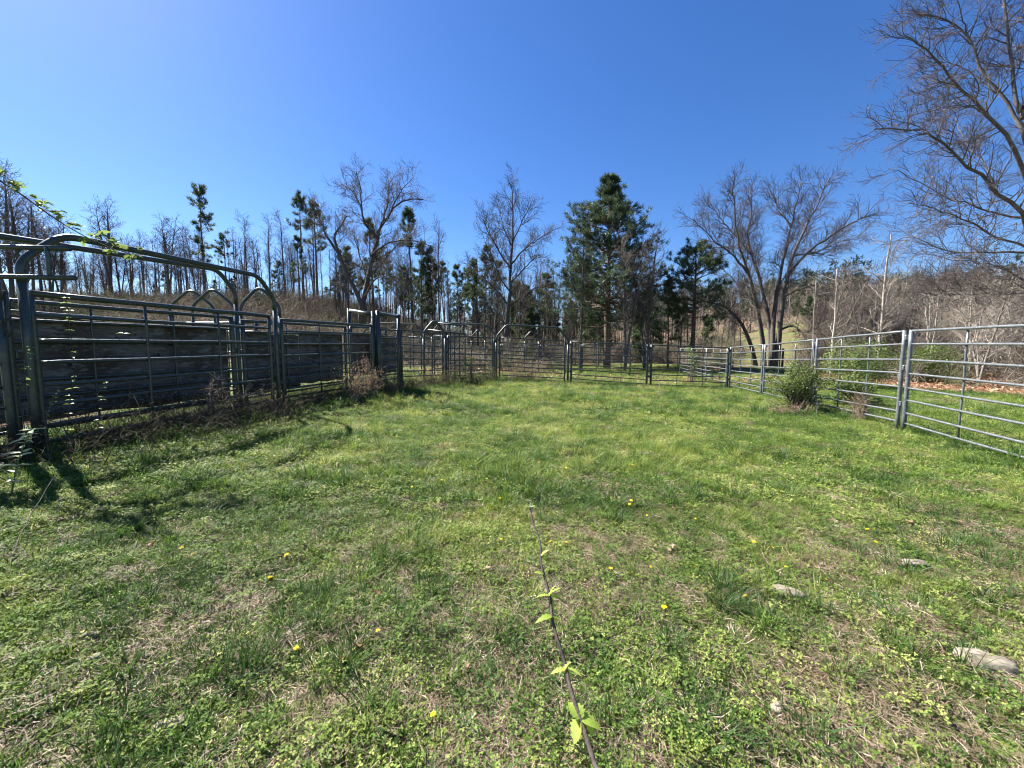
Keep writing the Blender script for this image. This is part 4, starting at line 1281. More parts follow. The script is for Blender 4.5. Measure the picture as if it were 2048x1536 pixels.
tg = np.clip(.38 + .75 * (fbm(Pg[:, 0] * 1.1, Pg[:, 1] * 1.1, 51) - .5) * 2 + rng.normal(0, .22, len(Pg)) + .08 * S((Pg[:, 1] - 4) / 8), 0, 1)
tg[len(P1):] = np.clip(tg[len(P1):] - .20 + rng.normal(0, .12, len(tg) - len(P1)), 0, 1)
scatter("grass", "green grass growing in uneven tufts over the whole pen", "grass", short + tall, M['grass'], Pg, np.concatenate([r1, r2, r3]), np.concatenate([s1, s2, s3]), ig, tg)

clov = [leaflets(18, .05, .0078, .006, .045) for _ in range(4)] + [leaflets(18, .05, .0105, .006, .04, False) for _ in range(3)]
Pc, sc_, rc_ = join_z(cl, [.95, 1.3, 1.9])
tc = np.clip(.42 + .5 * (fbm(Pc[:, 0] * 1.3, Pc[:, 1] * 1.3, 61) - .5) * 2 + rng.normal(0, .24, len(Pc)), 0, 1)
scatter("clover", "small round leaved clover and chickweed creeping between the grass", "clover", clov, M['clover'], Pc, rc_ * np.array([.5, .5, 1]), sc_, rng.integers(0, 7, len(Pc)), tc)

stra = [strands(22, .06, .015, .075, .0010, .022) for _ in range(6)]
Ps, ss, rs = join_z(stw, [1.0, 1.5, 2.2])
ts = np.clip(.5 + rng.normal(0, .22, len(Ps)), 0, 1)
scatter("dead_grass", "tan dead grass thatch lying flat between the green plants", "dead grass", stra, M['straw'], Ps, rs * np.array([.4, .4, 1]), ss, rng.integers(0, 6, len(Ps)), ts)

# fallen leaves under the right trees and on the slopes
lv = [dead_leaf_geo(.12) for _ in range(6)]
Pl = np.concatenate([rnd_pts(26000, 10, 46, 8, 34, lambda x, y: forest_zone(x, y) * np.clip(1.5 - y / 34, .2, 1)),
                     rnd_pts(5000, -6, 18, 14, 24, lambda x, y: .25 + 0 * x),
                     rnd_pts(9000, -40, 4, 16, 48, lambda x, y: forest_zone(x, y)),
                     rnd_pts(2600, -5, 8, 3, 15, lambda x, y: .12 + .25 * S((fbm(x * .8, y * .8, 71) - .5) / .15))])
nl = len(Pl)
scl_l = np.clip(.75 + .04 * Pl[:, 1], .6, 2.2) * rng.uniform(.6, 1.3, nl); scl_l[-1500:] *= .7
scatter("leaf_litter", "brown oak leaves fallen under the trees beyond the fences", "fallen leaves", lv, M['litter'], Pl,
        np.stack([rng.normal(0, .35, nl), rng.normal(0, .35, nl), rng.uniform(0, 6.28, nl)], -1), scl_l, rng.integers(0, 6, nl), np.clip(rng.normal(.5, .25, nl), 0, 1))

# brush on the slopes and in the thicket
br = [shrub_geo(16, 1.2, .6), shrub_geo(20, 1.0, .9), shrub_geo(14, 1.6, .45), shrub_geo(22, .8, 1.1)]
def brush_f(x, y):
    return forest_zone(x, y)
Pb = np.concatenate([rnd_pts(2600, -75, 6, 19, 64, lambda x, y: brush_f(x, y) * (np.abs(x) < 1.5 * y)),
                     rnd_pts(750, 0, 34, 40, 70, lambda x, y: brush_f(x, y)),
                     rnd_pts(2300, 18, 75, 14, 60, lambda x, y: brush_f(x, y) * S((x - 18.5) / 3) * (x < 1.55 * y)),
                     rnd_pts(500, 40, 130, 60, 120, lambda x, y: .7 + 0 * x)])
nb = len(Pb)
tb = np.clip(.42 + .5 * (fbm(Pb[:, 0] * .12, Pb[:, 1] * .12, 81) - .5) * 2 + rng.normal(0, .16, nb), 0, .88)
gsel = rng.uniform(0, 1, nb) < .14 + .2 * (fbm(Pb[:, 0] * .1 + 9, Pb[:, 1] * .1, 83) > .56)
tb[gsel] = rng.uniform(.93, 1, gsel.sum())
scatter("undergrowth", "brown leafless brush covering the slopes behind the fences", "undergrowth", br, M['brush'], Pb,
        np.stack([rng.normal(0, .15, nb), rng.normal(0, .15, nb), rng.uniform(0, 6.28, nb)], -1), rng.uniform(.8, 1.7, nb) * (1 + .012 * Pb[:, 1]), rng.integers(0, 4, nb), tb)

# the mass of wood beyond the trees one can tell apart
def far_tree(h, pine_):
    t = np.linspace(0, 1, 6); b = Bag()
    st = np.stack([rng.normal(0, .12, 6) * t, rng.normal(0, .12, 6) * t, t * h], -1)
    V, F = tubes(st[None], np.linspace(.13, .03, 6)[None], 5); b.put(V, F, 0, np.full(len(V), .3))
    Q, R = grow(st[None], np.linspace(.13, .03, 6)[None], 2.4, 2.2, .3, 1., (35, 70), 4, .18, .12, .6, .012, .016, .5, 6)
    V, F = tubes(Q, R, 3, False); b.put(V, F, 0)
    Q2, R2 = grow(Q, R, 2.6, .9, .2, 1., (25, 60), 3, .2, .1, .7, .014, .018, .3, 2)
    if pine_:
        V, F, t_ = needles(np.concatenate([Q2[:, -1], Q[:, -1]]), unit(np.concatenate([Q2[:, -1] - Q2[:, 0], Q[:, -1] - Q[:, 0]])), 9, .5, .07, .4); b.put(V, F, 1)
    else:
        V, F = tubes(Q2, R2, 3, False); b.put(V, F, 0)
    return b
def far_wood(name, label, protos, n, x0, x1, y0, y1, fn, mats):
    P = rnd_pts(n, x0, x1, y0, y1, fn); m = len(P)
    kinds = [g.mesh(name + "_kind", mats) for g in protos]
    return scatter(name, label, "woods", kinds, None, P, np.stack([rng.normal(0, .04, m), rng.normal(0, .04, m), rng.uniform(0, 6.28, m)], -1), rng.uniform(.65, 1.15, m), rng.integers(0, len(protos), m), np.clip(rng.normal(.4, .2, m), 0, .9))
fv = lambda x, y: (np.abs(x) < 1.45 * y) * 1.0
far_wood("distant_bare_woods", "mass of bare woodland far behind the nearer trees", [far_tree(8, False) for _ in range(4)], 1500, -45, 190, 66, 170, lambda x, y: fv(x, y) * (.18 + .82 * S((x + 30) / 25)) * np.where(y > 75, 1, .6), [M['brush'], M['brush']])
far_wood("distant_pine_woods", "dark mass of pine woodland far behind the nearer trees", [far_tree(9, True) for _ in range(4)], 330, -25, 190, 68, 170, lambda x, y: fv(x, y) * (.25 + .75 * S((x + 25) / 20)), [M['bark_pine'], M['needle_dark']])

# dry weeds at the foot of the left fence and the back fence
dw = [shrub_geo(7, .55, .7, .38), shrub_geo(9, .42, 1.0, .38), shrub_geo(5, .8, .5, .4)]
Pw = np.concatenate([along((-5.1, 4.4), (-4.5, 7.4), 30, .10), along((-4.7, 3.3), (-4.1, 7.4), 70, .28), along((-4.6, 7.6), (-3.7, 10.9), 85, .2), along((-3.7, 11), (-3.2, 12.6), 40, .2), along((-3.3, 12.8), (-.9, 16.2), 90, .25), along((-.8, 16.3), (1.5, 16.5), 22, .12), along((-6, 4), (-4.5, 10), 30, .3)])  # second run added to deepen the shaded strip before the near gate
nw = len(Pw)
scatter("weeds", "dead weed stalks tangled along the foot of the left and back fences", "weeds", dw, M['weed'], Pw,
        np.stack([rng.normal(0, .2, nw), rng.normal(0, .2, nw), rng.uniform(0, 6.28, nw)], -1), rng.uniform(.5, 1.2, nw), rng.integers(0, 3, nw), np.clip(rng.normal(.28, .25, nw), 0, .9))

# ------------------------------------------------------------------ plants and small things one can point to
def leaf_geo(l, w, fold=.35, droop=.3, ser=0, seg=5):
    """a pointed oval leaf along +Y with a folded midrib"""
    V = []; F = []
    for i in range(seg + 1):
        f = i / seg
        hw = w * .5 * (math.sin(math.pi * f ** .8) ** .8) if 0 < f < 1 else 0.0008
        if ser and 0 < f < 1: hw *= (1.12 if i % 2 else .86)
        z = -droop * l * f * f + (.04 * l * (i % 2) if ser else 0)
        V += [[-hw, f * l, z + hw * fold], [0, f * l, z], [hw, f * l, z + hw * fold]]
    for i in range(seg):
        o = 3 * i
        F += [[o, o + 1, o + 4, o + 3], [o + 1, o + 2, o + 5, o + 4]]
    return np.array(V), np.array(F)

def leaf_kit(mat, l, w, n=4, ser=0, seg=5, droop=(.1, .5)):
    out = []
    for k in range(n):
        V, F = leaf_geo(l * rng.uniform(.85, 1.15), w * rng.uniform(.85, 1.15), rng.uniform(.2, .6), rng.uniform(*droop), ser, seg)
        out.append(np_mesh("leaf", V, [F], [mat], None, False, {"tint": np.full(len(V), rng.uniform(.2, .9))}))
    return out

def put_leaf(root, kit, p, d, sc=1.0, roll=0.6, up=(0, 0, 1)):
    """hang a leaf of the kit at p (local to root) pointing along d"""
    d = Vector(d).normalized()
    q = d.to_track_quat('Y', 'Z')
    o = add("leaf", kit[int(rng.integers(len(kit)))], root, p)
    e = q.to_matrix().to_4x4()
    from mathutils import Matrix
    o.rotation_euler = (e @ Matrix.Rotation(rng.normal(0, roll), 4, 'Y')).to_euler()
    o.scale = (sc,) * 3
    return o

def stem_part(root, pts, r0, r1, mat, name="stem", n=18, sides=7):
    p = spline(pts, n)
    V, F = tubes(p[None], np.linspace(r0, r1, n)[None], sides)
    add(name, np_mesh(name, V, F, [mat], None, True), root)
    return p

# arching leafy cane at the upper left
def arching_cane():
    pts = [np.array([-6.3, 3.9, float(gz(-6.3, 3.9))]), np.array([-6.35, 4.0, 1.9])] + [W(u, v, d) for u, v, d in ((-70, 322, 4.2), (0, 362, 4.22), (47, 392, 4.24), (94, 426, 4.26), (140, 456, 4.28), (187, 481, 4.30), (232, 499, 4.32), (278, 513, 4.35))]
    loc = pts[0].copy()
    root = empty("leafy_cane", loc)
    setp(root, "arching leafy cane with light green leaves across the upper left sky", "rose cane")
    p = stem_part(root, [q - loc for q in pts], .011, .003, M['cane'], n=60)
    kit = leaf_kit(M['leaf'],   .068, .044, 6, seg=6)
    L = len(p)
    for i in range(int(L * .28), L):
        k = 4 if i % 2 == 0 else 3
        if rng.uniform() < .12: continue
        side = 1 if rng.uniform() < .78 else -1
        sp = rng.uniform(.02, .11) * (1 if side > 0 else .5)
        off = np.array([rng.normal(0, .012), rng.normal(0, .03), side * sp])
        base = p[i] + off
        pts2 = np.stack([p[i], p[i] + off * .5 + rng.normal(0, .004, 3), base])
        V, F = tubes(pts2[None], np.array([[.0018, .0013, .001]]), 4)
        add("leaf_stalk", np_mesh("leaf_stalk", V, F, [M['stemgreen']]), root)
        for j in range(k):
            az = rng.uniform(0, 6.28)
            put_leaf(root, kit, base + rng.normal(0, .004, 3), (math.cos(az), math.sin(az) * .8, rng.uniform(-.25, .55) * (1 if side > 0 else -1)), rng.uniform(.7, 1.2))
arching_cane()

def upright_vine(label, pix, D, n_pairs, size, kit, r=.004, cat="vine", name="leafy_vine", mat='cane', f0=.15, rise=.2, spread=1.0):
    pts = [W(u, v, d) for (u, v), d in zip(pix, D)]
    g = float(gz(pts[0][0], pts[0][1])); pts[0][2] = min(pts[0][2], g - .02) if pts[0][2] < g + .5 else pts[0][2]
    loc = np.array([pts[0][0], pts[0][1], g])
    root = empty(name, loc); setp(root, label, cat)
    p = stem_part(root, [q - loc for q in pts], r, r * .35, M[mat], n=40)
    for k in range(n_pairs):
        i = int((f0 + (1 - f0) * (k + rng.uniform(0, .8)) / n_pairs) * 39)
        az = rng.uniform(0, 6.28)
        for sgn in (1, -1):
            d = np.array([math.cos(az) * sgn * spread, math.sin(az) * sgn * spread, rise + rng.normal(0, .2)])
            put_leaf(root, kit, p[min(i, 39)], d, size * rng.uniform(.7, 1.25), .4)
    return root
kit_v = leaf_kit(M['leaf'], .044, .024, 4, seg=4)
kit_p = leaf_kit(M['leaf_pale'], .090, .030, 4, seg=5, droop=(-.1, .3))
upright_vine("slender leafy vine climbing up in front of the near gate's boards", [(128, 915), (138, 820), (148, 740), (138, 640), (130, 585)], [4.0, 4.03, 4.05, 4.08, 4.1], 22, 1.0, kit_v)
upright_vine("leafy vine at the foot of the near arch's thick leg", [(60, 880), (40, 800), (48, 760), (58, 715), (64, 690)], [3.7, 3.75, 3.75, 3.78, 3.8], 12, 1.0, kit_v)
upright_vine("low leafy sprig right of the slender vine, before the near gate", [(190, 900), (198, 840), (206, 790), (212, 762)], [4.2, 4.25, 4.3, 4.35], 9, 1.0, kit_v)
upright_vine("bushy low vine sprig between the near arch leg and the slender vine", [(100, 930), (92, 860), (100, 810), (118, 780)], [3.85, 3.88, 3.9, 3.95], 16, .95, kit_v, r=.005)
upright_vine("short sprig with yellow green leaves at the far leg of the near arch", [(556, 830), (552, 790), (547, 765)], [7.15, 7.15, 7.15], 8, 1.2, kit_v)
upright_vine("leaf tipped tendril hanging before the plywood high on the near gate", [(232, 900), (240, 760), (248, 662)], [4.9, 4.95, 4.95], 1, 1.5, kit_v, r=.002, f0=.985)
upright_vine("pale shiny leaved plant catching the sun at the left edge", [(20, 985), (34, 930), (52, 880), (64, 856)], [3.05, 3.1, 3.15, 3.2], 14, 1.0, kit_p, r=.006, mat='stemgreen', name="broad_leaf_plant", cat="plant", rise=.1)
upright_vine("pale narrow leaved plant lowest at the photo's left edge", [(-30, 1000), (-10, 950), (6, 925)], [2.9, 2.95, 3.0], 9, .95, kit_p, r=.005, mat='stemgreen', name="broad_leaf_plant", cat="plant", rise=.05)

# the bramble cane in the foreground
def bramble():
    pts = [np.array([.16, .30, float(gz(.16, .30))]), np.array([.155, .40, .38]), W(1222, 1640, .585)] + [W(u, v, d) for u, v, d in ((1188, 1525, .64), (1165, 1450, .69), (1142, 1380, .735), (1128, 1320, .78), (1107, 1250, .835), (1099, 1190, .885), (1083, 1130, .94), (1080, 1085, .99), (1066, 1045, 1.05), (1059, 1008, 1.10))]
    loc = pts[0].copy()
    root = empty("bramble_cane", loc)
    setp(root, "dark bramble cane with fresh green leaves reaching up from the bottom centre", "bramble cane")
    p = stem_part(root, [q - loc for q in pts], .0050, .0021, M['cane'], n=70, sides=8)
    big = leaf_kit(M['leaf_bright'], .038, .031, 4, ser=1, seg=11, droop=(.25, .6))
    small = leaf_kit(M['leaf_bright'], .030, .014, 4, ser=1, seg=9, droop=(.1, .6))
    def node(u, v, d, kit, sc, dirs):
        b = W(u, v, d) - loc
        k = int(np.argmin(np.linalg.norm(p - b, axis=1)))
        for dx, dz, dy in dirs:
            put_leaf(root, kit, p[k] + np.array([0, -.004, 0]), (dx, dy, dz), sc, .25)
    node(1160, 1440, .70, big, .95, [(.95, .15, -.1), (-.55, -.75, -.3), (.7, -.5, .3), (-.3, .3, .5)])
    node(1138, 1330, .77, small, .95, [(-.9, .1, -.1), (.9, .05, -.2), (.05, .9, -.2), (.4, -.6, .3)])
    node(1112, 1235, .85, small, 1.1, [(-.6, .25, -.2), (.55, -.5, -.1), (.8, -.2, .2)])
    node(1098, 1192, .88, small, 1.0, [(-.9, .25, -.1), (.15, .9, -.1), (.85, .2, -.2), (.25, -.6, -.5), (.5, .6, .1)])
    node(1090, 1150, .92, small, .7, [(-.8, .4, 0), (.3, -.6, .1)])
    node(1083, 1115, .96, small, .8, [(.5, .8, -.1), (.3, -.4, .2)])
    pale = leaf_kit(M['leaf_pale'], .014, .006, 3, seg=4)
    node(1060, 1015, 1.10, pale, 1.0, [(-.6, .6, 0), (0, 1, 0), (.6, .5, .1), (.4, -.3, -.3)])
    for i in range(12, 70, 3):          # thorns
        d = rng.normal(size=3); d[2] = abs(d[2]) * .3
        d = d / np.linalg.norm(d) * .009
        V, F = tubes(np.stack([p[i], p[i] + d * .6, p[i] + d + np.array([0, 0, -.002])])[None], np.array([[.0018, .0009, .0002]]), 4)
        add("thorn", np_mesh("thorn", V, F, [M['cane']]), root)
bramble()

# bare canes and twigs lying or standing at the left
def stick(name, label, pix, r0, r1, mat, cat, lift=.0, group=None):
    pts = []
    for q in pix:
        if len(q) == 3: pts.append(W(*q))
        else:
            g = ground_at(*q); g[2] += .012 + lift; pts.append(g)
    pts = np.array(pts); loc = pts[0].copy()
    p = spline(pts - loc, 14); p[1:-1] += rng.normal(0, .003, (12, 3))
    bag = Bag()
    R = np.linspace(r0, r1, 14)
    V, F = tubes(p[None], R[None], 6); bag.put(V, F)
    Q, RQ = grow(p[None], R[None], 3.5, .10, .3, .95, (30, 60), 3, .15, .02, .6, .0008, .0012, .3, 2)
    V, F = tubes(Q, RQ, 4); bag.put(V, F)
    o = add(name, bag.mesh(name, [M[mat]]), None, loc)
    setp(o, label, cat, group)
stick("bare_cane", "thin dark bare cane standing at a slant near the left edge", [(5, 1195), (30, 1095, 2.35), (62, 1030, 2.6), (120, 935, 3.0)], .004, .002, 'cane', "cane")
stick("fallen_twig", "long grey twig lying in the grass from the left edge", [(-40, 1200), (40, 1165), (100, 1130), (175, 1098)], .0045, .002, 'deadstem', "twig")
stick("fallen_twig", "pale crooked twig lying on the turf left of the bramble cane", [(735, 1345), (752, 1390), (785, 1425), (830, 1458)], .0035, .0015, 'twig_pale', "twig")
stick("fallen_twig", "short pale stick beside the pair of dandelions on the left", [(558, 1160), (575, 1172), (592, 1186)], .006, .004, 'twig_pale', "twig")
stick("fallen_twig", "thin straw coloured stalk lying near the bottom right stones", [(1720, 1260), (1790, 1280), (1850, 1300)], .003, .0015, 'deadstem', "twig")
stick("fallen_twig", "pale stalk lying in the grass at the bottom left", [(330, 1430), (360, 1448), (392, 1465)], .005, .003, 'twig_pale', "twig")
stick("dead_stalk", "single dry stalk standing in the grass just beyond the bramble cane's tip", [(1062, 1005), (1070, 985, 3.72), (1088, 950, 3.75)], .003, .0015, 'deadstem', "stalk")
stick("dead_stalk", "thin bare stalk standing at the right of the middle post", [(1322, 800), (1316, 750, 12.3), (1306, 700, 12.3)], .006, .003, 'deadstem', "stalk")
stick("sapling_stem", "pale bare sapling stem rising against the right fence post by the bush", [(1634, 830), (1630, 740, 9.5), (1626, 660, 9.5), (1632, 560, 9.6)], .010, .004, 'bark_pale', "sapling")

# bushes
def bush(name, label, cat, u, v, D, sx, sy, sz, n, ls, lw, mat, stems=14, cz=.55, stem_mat='cane', group=None, lumps=9, hang=0.0, lump_r=1.0):
    b = W(u, v, D); g = float(gz(b[0], b[1]))
    loc = np.array([b[0], b[1], g])
    root = empty(name, loc); setp(root, label, cat, group)
    cs = rng.normal(0, .40, (lumps, 3)) * np.array([sx, sy, sz * .7]) + np.array([0, 0, sz * cz])
    cs[:, 2] = np.clip(cs[:, 2], sz * .12, sz * .95)
    rr = rng.uniform(.34, .62, lumps) * min(sx, sz) * lump_r
    w = rr ** 2; k = rng.choice(lumps, n, p=w / w.sum())
    d = unit(rng.normal(size=(n, 3)))
    c = cs[k] + d * (rr[k] * rng.uniform(.3, 1, n) ** .45)[:, None]
    c[:, 2] = np.maximum(c[:, 2], .03)
    nd = unit(d * .7 + rng.normal(0, .6, (n, 3)) + np.array([0, 0, .5 - hang]))
    t = unit(np.cross(nd, rng.normal(size=(n, 3)))); s = np.cross(nd, t)
    l = ls * rng.uniform(.6, 1.25, n)[:, None]; ww = lw * rng.uniform(.7, 1.2, n)[:, None]
    V = np.stack([c, c + t * l * .45 + s * ww * .5 + nd * l * .08, c + t * l, c + t * l * .45 - s * ww * .5 + nd * l * .08], 1).reshape(-1, 3)
    F = np.arange(n * 4).reshape(-1, 4)
    tint = np.repeat(np.clip(rng.normal(.55, .24, n), 0, 1), 4)
    add("foliage", np_mesh("foliage", V, [F], [M[mat]], None, False, {"tint": tint}), root)
    e = np.concatenate([cs, cs[rng.integers(0, lumps, stems)] + rng.normal(0, .25, (stems, 3)) * np.array([sx, sy, sz])])
    e[:, 2] = np.maximum(e[:, 2], .1)
    P = []
    for q in e:
        s0 = np.array([rng.normal(0, .08), rng.normal(0, .08), -.03])
        P.append(spline([s0, s0 * .4 + q * .45 + np.array([0, 0, .12 * sz]) + rng.normal(0, .05, 3), q], 7))
    P = np.array(P)
    V, F = tubes(P, np.linspace(.008, .003, 7)[None].repeat(len(P), 0), 4)
    bag = Bag(); bag.put(V, F)
    Q, RQ = grow(P, np.linspace(.008, .003, 7)[None].repeat(len(P), 0), 5, .3, .3, 1., (30, 70), 4, .25, 0, .7, .0015, .002, .2, 3)
    V, F = tubes(Q, RQ, 3, False); bag.put(V, F)
    add("stems", bag.mesh("stems", [M[stem_mat]]), root)
    return root
bush("evergreen_bush", "large leafy green bush growing at the right fence inside the pen", "bush", 1592, 822, 9.2, .70, .46, 1.18, 6600, .046, .025, 'leaf_bush', lumps=56, stems=34, lump_r=.46)
bush("evergreen_bush", "leafy green bush just outside the right fence, behind its rails", "bush", 1695, 800, 10.4, .55, .45, .85, 5200, .055, .034, 'leaf_bush', lumps=9)
bush("evergreen_bush", "wide low dark green shrub farther behind the right fence", "bush", 1715, 770, 16.0, 1.5, .8, 1.45, 5200, .09, .055, 'leaf_bush', lumps=14)
bush("evergreen_bush", "low dark green shrub in the thicket beyond the right post", "bush", 1850, 770, 20.0, 1.3, .9, 1.4, 4000, .10, .06, 'leaf_bush', lumps=11)
bush("young_bush", "yellow green bush seen through the back right panel", "bush", 1383, 770, 19.0, .35, .3, 1.7, 1100, .06, .032, 'leaf', lumps=8)
bush("young_bush", "green leafy bush by the slide gate left of the arched back gate", "bush", 945, 775, 14.6, .45, .35, 1.0, 1300, .045, .024, 'leaf_bush', lumps=9)
bush("dry_bush", "small bare brown bush at the foot of the right fence, past the green bush", "bush", 1718, 842, 7.9, .26, .22, .62, 260, .02, .012, 'dry', stem_mat='deadstem', lumps=9, stems=26)
bush("dry_bush", "tangled dry stalks at the foot of the green bush by the right fence", "bush", 1585, 838, 8.6, .5, .3, .32, 160, .025, .014, 'dry', stem_mat='deadstem', lumps=9, stems=26, cz=.3)
bush("dry_bush", "brown leafy weed heap before the second left panel", "bush", 705, 800, 9.0, .55, .3, .75, 900, .035, .018, 'dry', stem_mat='deadstem', lumps=12, stems=22)
bush("dry_bush", "reddish dry weeds against the post of the square gate frame", "bush", 745, 800, 9.9, .35, .3, .95, 700, .035, .018, 'dry', stem_mat='deadstem', lumps=10, stems=24)
bush("dry_bush", "dark dry weeds at the foot of the square gate frame's right post", "bush", 790, 800, 10.9, .4, .3, .6, 450, .035, .018, 'dry', stem_mat='deadstem', lumps=9, stems=20)
bush("dry_bush", "dry weed heap around the far leg of the near arch", "bush", 540, 838, 6.95, .3, .2, .42, 200, .03, .015, 'dry', stem_mat='deadstem', lumps=7, stems=18)
bush("dry_bush", "tall dry stalks leaning before the near gate's right half", "bush", 430, 850, 6.0, .38, .16, .7, 110, .03, .014, 'dry', stem_mat='deadstem', lumps=8, stems=22)
bush("dry_bush", "dry weeds in front of the small far arch", "bush", 870, 775, 13.8, .7, .3, .6, 420, .04, .02, 'dry', stem_mat='deadstem', lumps=9, stems=26)
bush("dry_bush", "brown brush behind the lower bars of the arched back gate", "bush", 1045, 765, 17.2, 1.1, .5, .75, 800, .05, .025, 'dry', stem_mat='deadstem', lumps=12, stems=30)
bush("young_bush", "leafy weeds around the post at the left of the arched back gate", "bush", 985, 772, 15.7, .4, .3, .55, 500, .045, .022, 'leaf_bush', lumps=7)

# dandelions
def dandelion(loc, label, hgt):
    root = empty("dandelion", loc); setp(root, label, "dandelion", "dandelions in the pen")
    b = Bag()
    n = 26
    for ring, (l, el) in enumerate(((.019, .15), (.015, .55), (.010, 1.0))):
        for k in range(n - ring * 6):
            a = k * 6.283 / (n - ring * 6) + rng.normal(0, .08); e = el + rng.normal(0, .12)
            d = np.array([math.cos(a) * math.cos(e), math.sin(a) * math.cos(e), math.sin(e)]); s = np.array([-math.sin(a), math.cos(a), 0]) * .0016
            c = np.array([0, 0, hgt])
            b.put(np.array([c, c + d * l * .7 - s, c + d * l, c + d * l * .7 + s]), np.array([[0, 1, 2, 3]]), 0, np.full(4, rng.uniform(0, 1)))
    add("flower_head", b.mesh("flower_head", [M['yellow']]), root)
    V, F = tubes(np.array([[[0, 0, -.01], [.003, .002, hgt * .5], [0, 0, hgt]]]), np.array([[.0016, .0015, .0018]]), 5)
    add("stem", np_mesh("stem", V, F, [M['stemgreen']]), root)
    root.rotation_euler = (rng.normal(0, .28), rng.normal(0, .28), rng.uniform(0, 6.28))
    f_ = rng.uniform(.55, .95); root.scale = (f_, f_, f_ * rng.uniform(.7, 1.1))
    return root
DAND = [
 (1740, 1080, "upper of two dandelions left of the long pale stone on the right"), (1738, 1095, "lower of two dandelions left of the long pale stone on the right"),
 (1573, 1147, "dandelion above the half buried pale stone"), (1620, 1186, "dandelion right beside the half buried pale stone"),
 (1495, 1207, "dandelion left of the half buried pale stone"), (1330, 1243, "dandelion lowest between the bramble cane and the half buried stone"),
 (1222, 1155, "lone dandelion right of the bramble cane's middle leaves"), (1128, 1097, "right one of two dandelions close beside the upper bramble cane"),
 (1104, 1090, "left one of two dandelions close beside the upper bramble cane"), (1005, 1088, "dandelion left of the upper bramble cane"),
 (545, 1162, "left one of two dandelions at the short pale stick"), (555, 1168, "right one of two dandelions at the short pale stick"),
 (593, 1313, "lone dandelion in the lower left of the turf"), (875, 1447, "dandelion nearest the photo's bottom edge"),
 (760, 1279, "dandelion above the pale crooked twig"), (585, 1125, "dandelion above the pair at the short pale stick"),
 (362, 1103, "left one of two dandelions in the left turf"), (387, 1115, "right one of two dandelions in the left turf"),
 (1390, 1040, "dandelion alone in the right middle turf, level with the cane's tip"), (1387, 1148, "dandelion half way between the cane and the half buried stone"),
 (1655, 905, "farthest right dandelion, in the dark tuft toward the right fence"), (1645, 1168, "small dandelion right of the half buried stone")]
for u, v, lab in DAND:
    p = ground_at(u, v + 6)
    dandelion(p, lab, rng.uniform(.07, .11))
for u, v in [(1290, 1037), (1262, 1015), (995, 1003), (970, 970), (1130, 945), (880, 968), (1265, 935), (1118, 962), (1500, 1112), (1480, 1110), (1530, 1108), (1255, 1020), (1295, 1140), (1440, 985), (1385, 970), (830, 985), (1075, 930), (1160, 905)]:
    p = ground_at(u, v + 4)
    dandelion(p, "small dandelion far out in the middle of the pen turf", rng.uniform(.09, .15))

# stones
def stone(label, u, v, L, Wd, H, rz, sink=.35):
    p = ground_at(u, v)
    n = 14; m = 9
    V = []
    for j in range(m):
        th = math.pi * j / (m - 1)
        for i in range(n):
            a = 2 * math.pi * i / n
            sx = abs(math.cos(a)) ** .7 * math.copysign(1, math.cos(a)); sy = abs(math.sin(a)) ** .7 * math.copysign(1, math.sin(a))
            k = math.sin(th) ** .35
            q = 1 + .22 * (float(vnoise(sx * 2 + u, sy * 2 + j * .8, 5)) - .5) * 2
            V.append([sx * k * L / 2 * q, sy * k * Wd / 2 * q, math.cos(th) * H / 2 * (1 + .3 * (float(vnoise(sx * 3 + v, sy * 3, 8)) - .5))])
    F = []
    for j in range(m - 1):
        for i in range(n):
            F.append([j * n + i, (j + 1) * n + i, (j + 1) * n + (i + 1) % n, j * n + (i + 1) % n])
    me = np_mesh("stone", np.array(V), [np.array(F)], [M['stone']], None, True)
    o = add("stone", me, None, (p[0], p[1], p[2] + H * (.5 - sink) + .014))
    o.rotation_euler = (rng.normal(0, .08), rng.normal(0, .08), rz)
    setp(o, label, "stone", "pale stones in the turf")
stone("long pale flat stone on the right, by the two dandelions", 1830, 1138, .15, .07, .06, -.2, .3)
stone("half buried pale stone ringed by dandelions", 1578, 1192, .17, .07, .05, -.6, .4)
stone("biggest pale stone, low at the photo's right edge", 1978, 1338, .20, .10, .08, -.5, .45)
stone("small pale stone in the left turf", 182, 1279, .07, .035, .03, .2)
stone("small pale stone below the other one in the left turf", 188, 1325, .06, .04, .03, .6)
stone("small grey stone near the bottom right", 1555, 1425, .06, .04, .03, .6)
stone("flat pale stone at the bottom left", 340, 1458, .11, .06, .04, .3, .5)

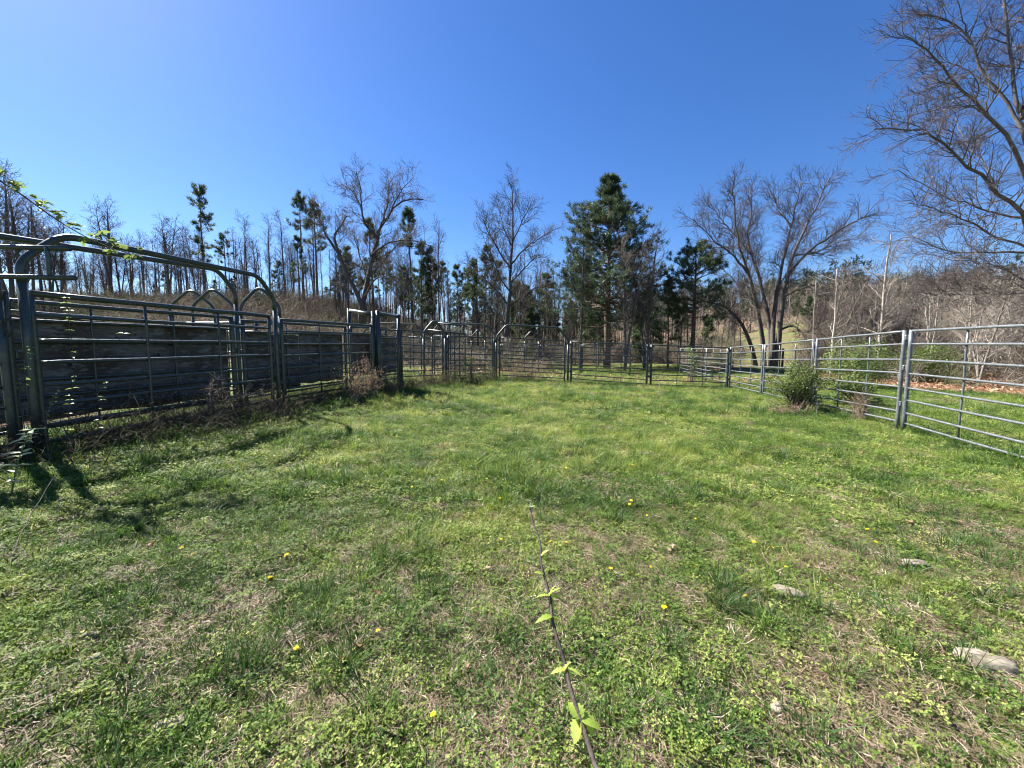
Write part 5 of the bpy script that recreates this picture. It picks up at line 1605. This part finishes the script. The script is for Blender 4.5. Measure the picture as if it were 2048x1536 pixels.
# dead leaves lying singly
dk = [np_mesh("dead_leaf", *[(lambda g: (g[0], [g[1]]))(dead_leaf_geo(.055))][0], [M['dead']], None, False, {"tint": np.full(24, t)}) for t in (.1, .35, .65, .95)]
for u, v, t, lab in [(755, 1200, 0, "red brown dead leaf in the green patch left of the bramble cane"), (307, 1097, 0, "red brown dead leaf in the left turf"),
                     (712, 1305, 1, "curled dark dead leaf at the head of the pale crooked twig"), (935, 1352, 2, "tan dead leaf left of the lower bramble cane"),
                     (800, 1076, 3, "pale dead leaf in the turf left of centre"), (970, 1150, 3, "pale dead leaf close left of the bramble cane"),
                     (1850, 886, 2, "tan dead leaf under the nearest right panel"), (1785, 872, 3, "pale dead leaf near the nearest right post"),
                     (1755, 870, 3, "small pale dead leaf left of the nearest right post"), (1340, 1105, 3, "tan dead leaf among the right dandelions"),
                     (1815, 1050, 2, "tan dead leaf above the long pale stone"), (690, 1330, 2, "curled tan dead leaf at the lower left of centre"),
                     (1975, 1080, 2, "brown dead leaf at the right edge of the turf"), (585, 975, 3, "small pale dead leaf in the strip of fence shade")]:
    p = ground_at(u, v)
    o = add("dead_leaf", dk[t], None, (p[0], p[1], p[2] + .022))
    o.rotation_euler = (rng.normal(0, .3), rng.normal(0, .3), rng.uniform(0, 6.28)); s_ = rng.uniform(.8, 1.2); o.scale = (s_,) * 3
    setp(o, lab, "dead leaf", "single dead leaves on the turf")

# broad leaved rosettes
rk = leaf_kit(M['clover'], .09, .028, 4, seg=6, droop=(.1, .5))
M['rosette'] = leaf_mat("plantain leaves", [(0, (.09, .15, .03)), (.5, (.15, .22, .05)), (1, (.22, .29, .09))], .35, rough=.4)
for me in rk:
    me.materials.clear(); me.materials.append(M['rosette'])
for u, v, s_, lab in [(1568, 1290, .95, "broad leaved weed rosette below the half buried stone"), (935, 1450, .75, "bright weed rosette at the bottom right of the lowest dandelion"),
                      (300, 1500, 1.0, "grey green weed rosette at the photo's bottom left"), (1200, 1000, .8, "weed rosette in the turf right of the cane's tip"), (560, 1260, .6, "small weed rosette left of the lone lower dandelion")]:
    p = ground_at(u, v)
    root = empty("weed_rosette", p); setp(root, lab, "weed", "broad leaved weeds in the turf")
    n = int(rng.integers(7, 10))
    for k in range(n):
        a = k * 6.283 / n + rng.normal(0, .25)
        put_leaf(root, rk, np.array([0, 0, .012]), (math.cos(a), math.sin(a), rng.uniform(.25, .8)), s_ * rng.uniform(.6, 1.1), .2)
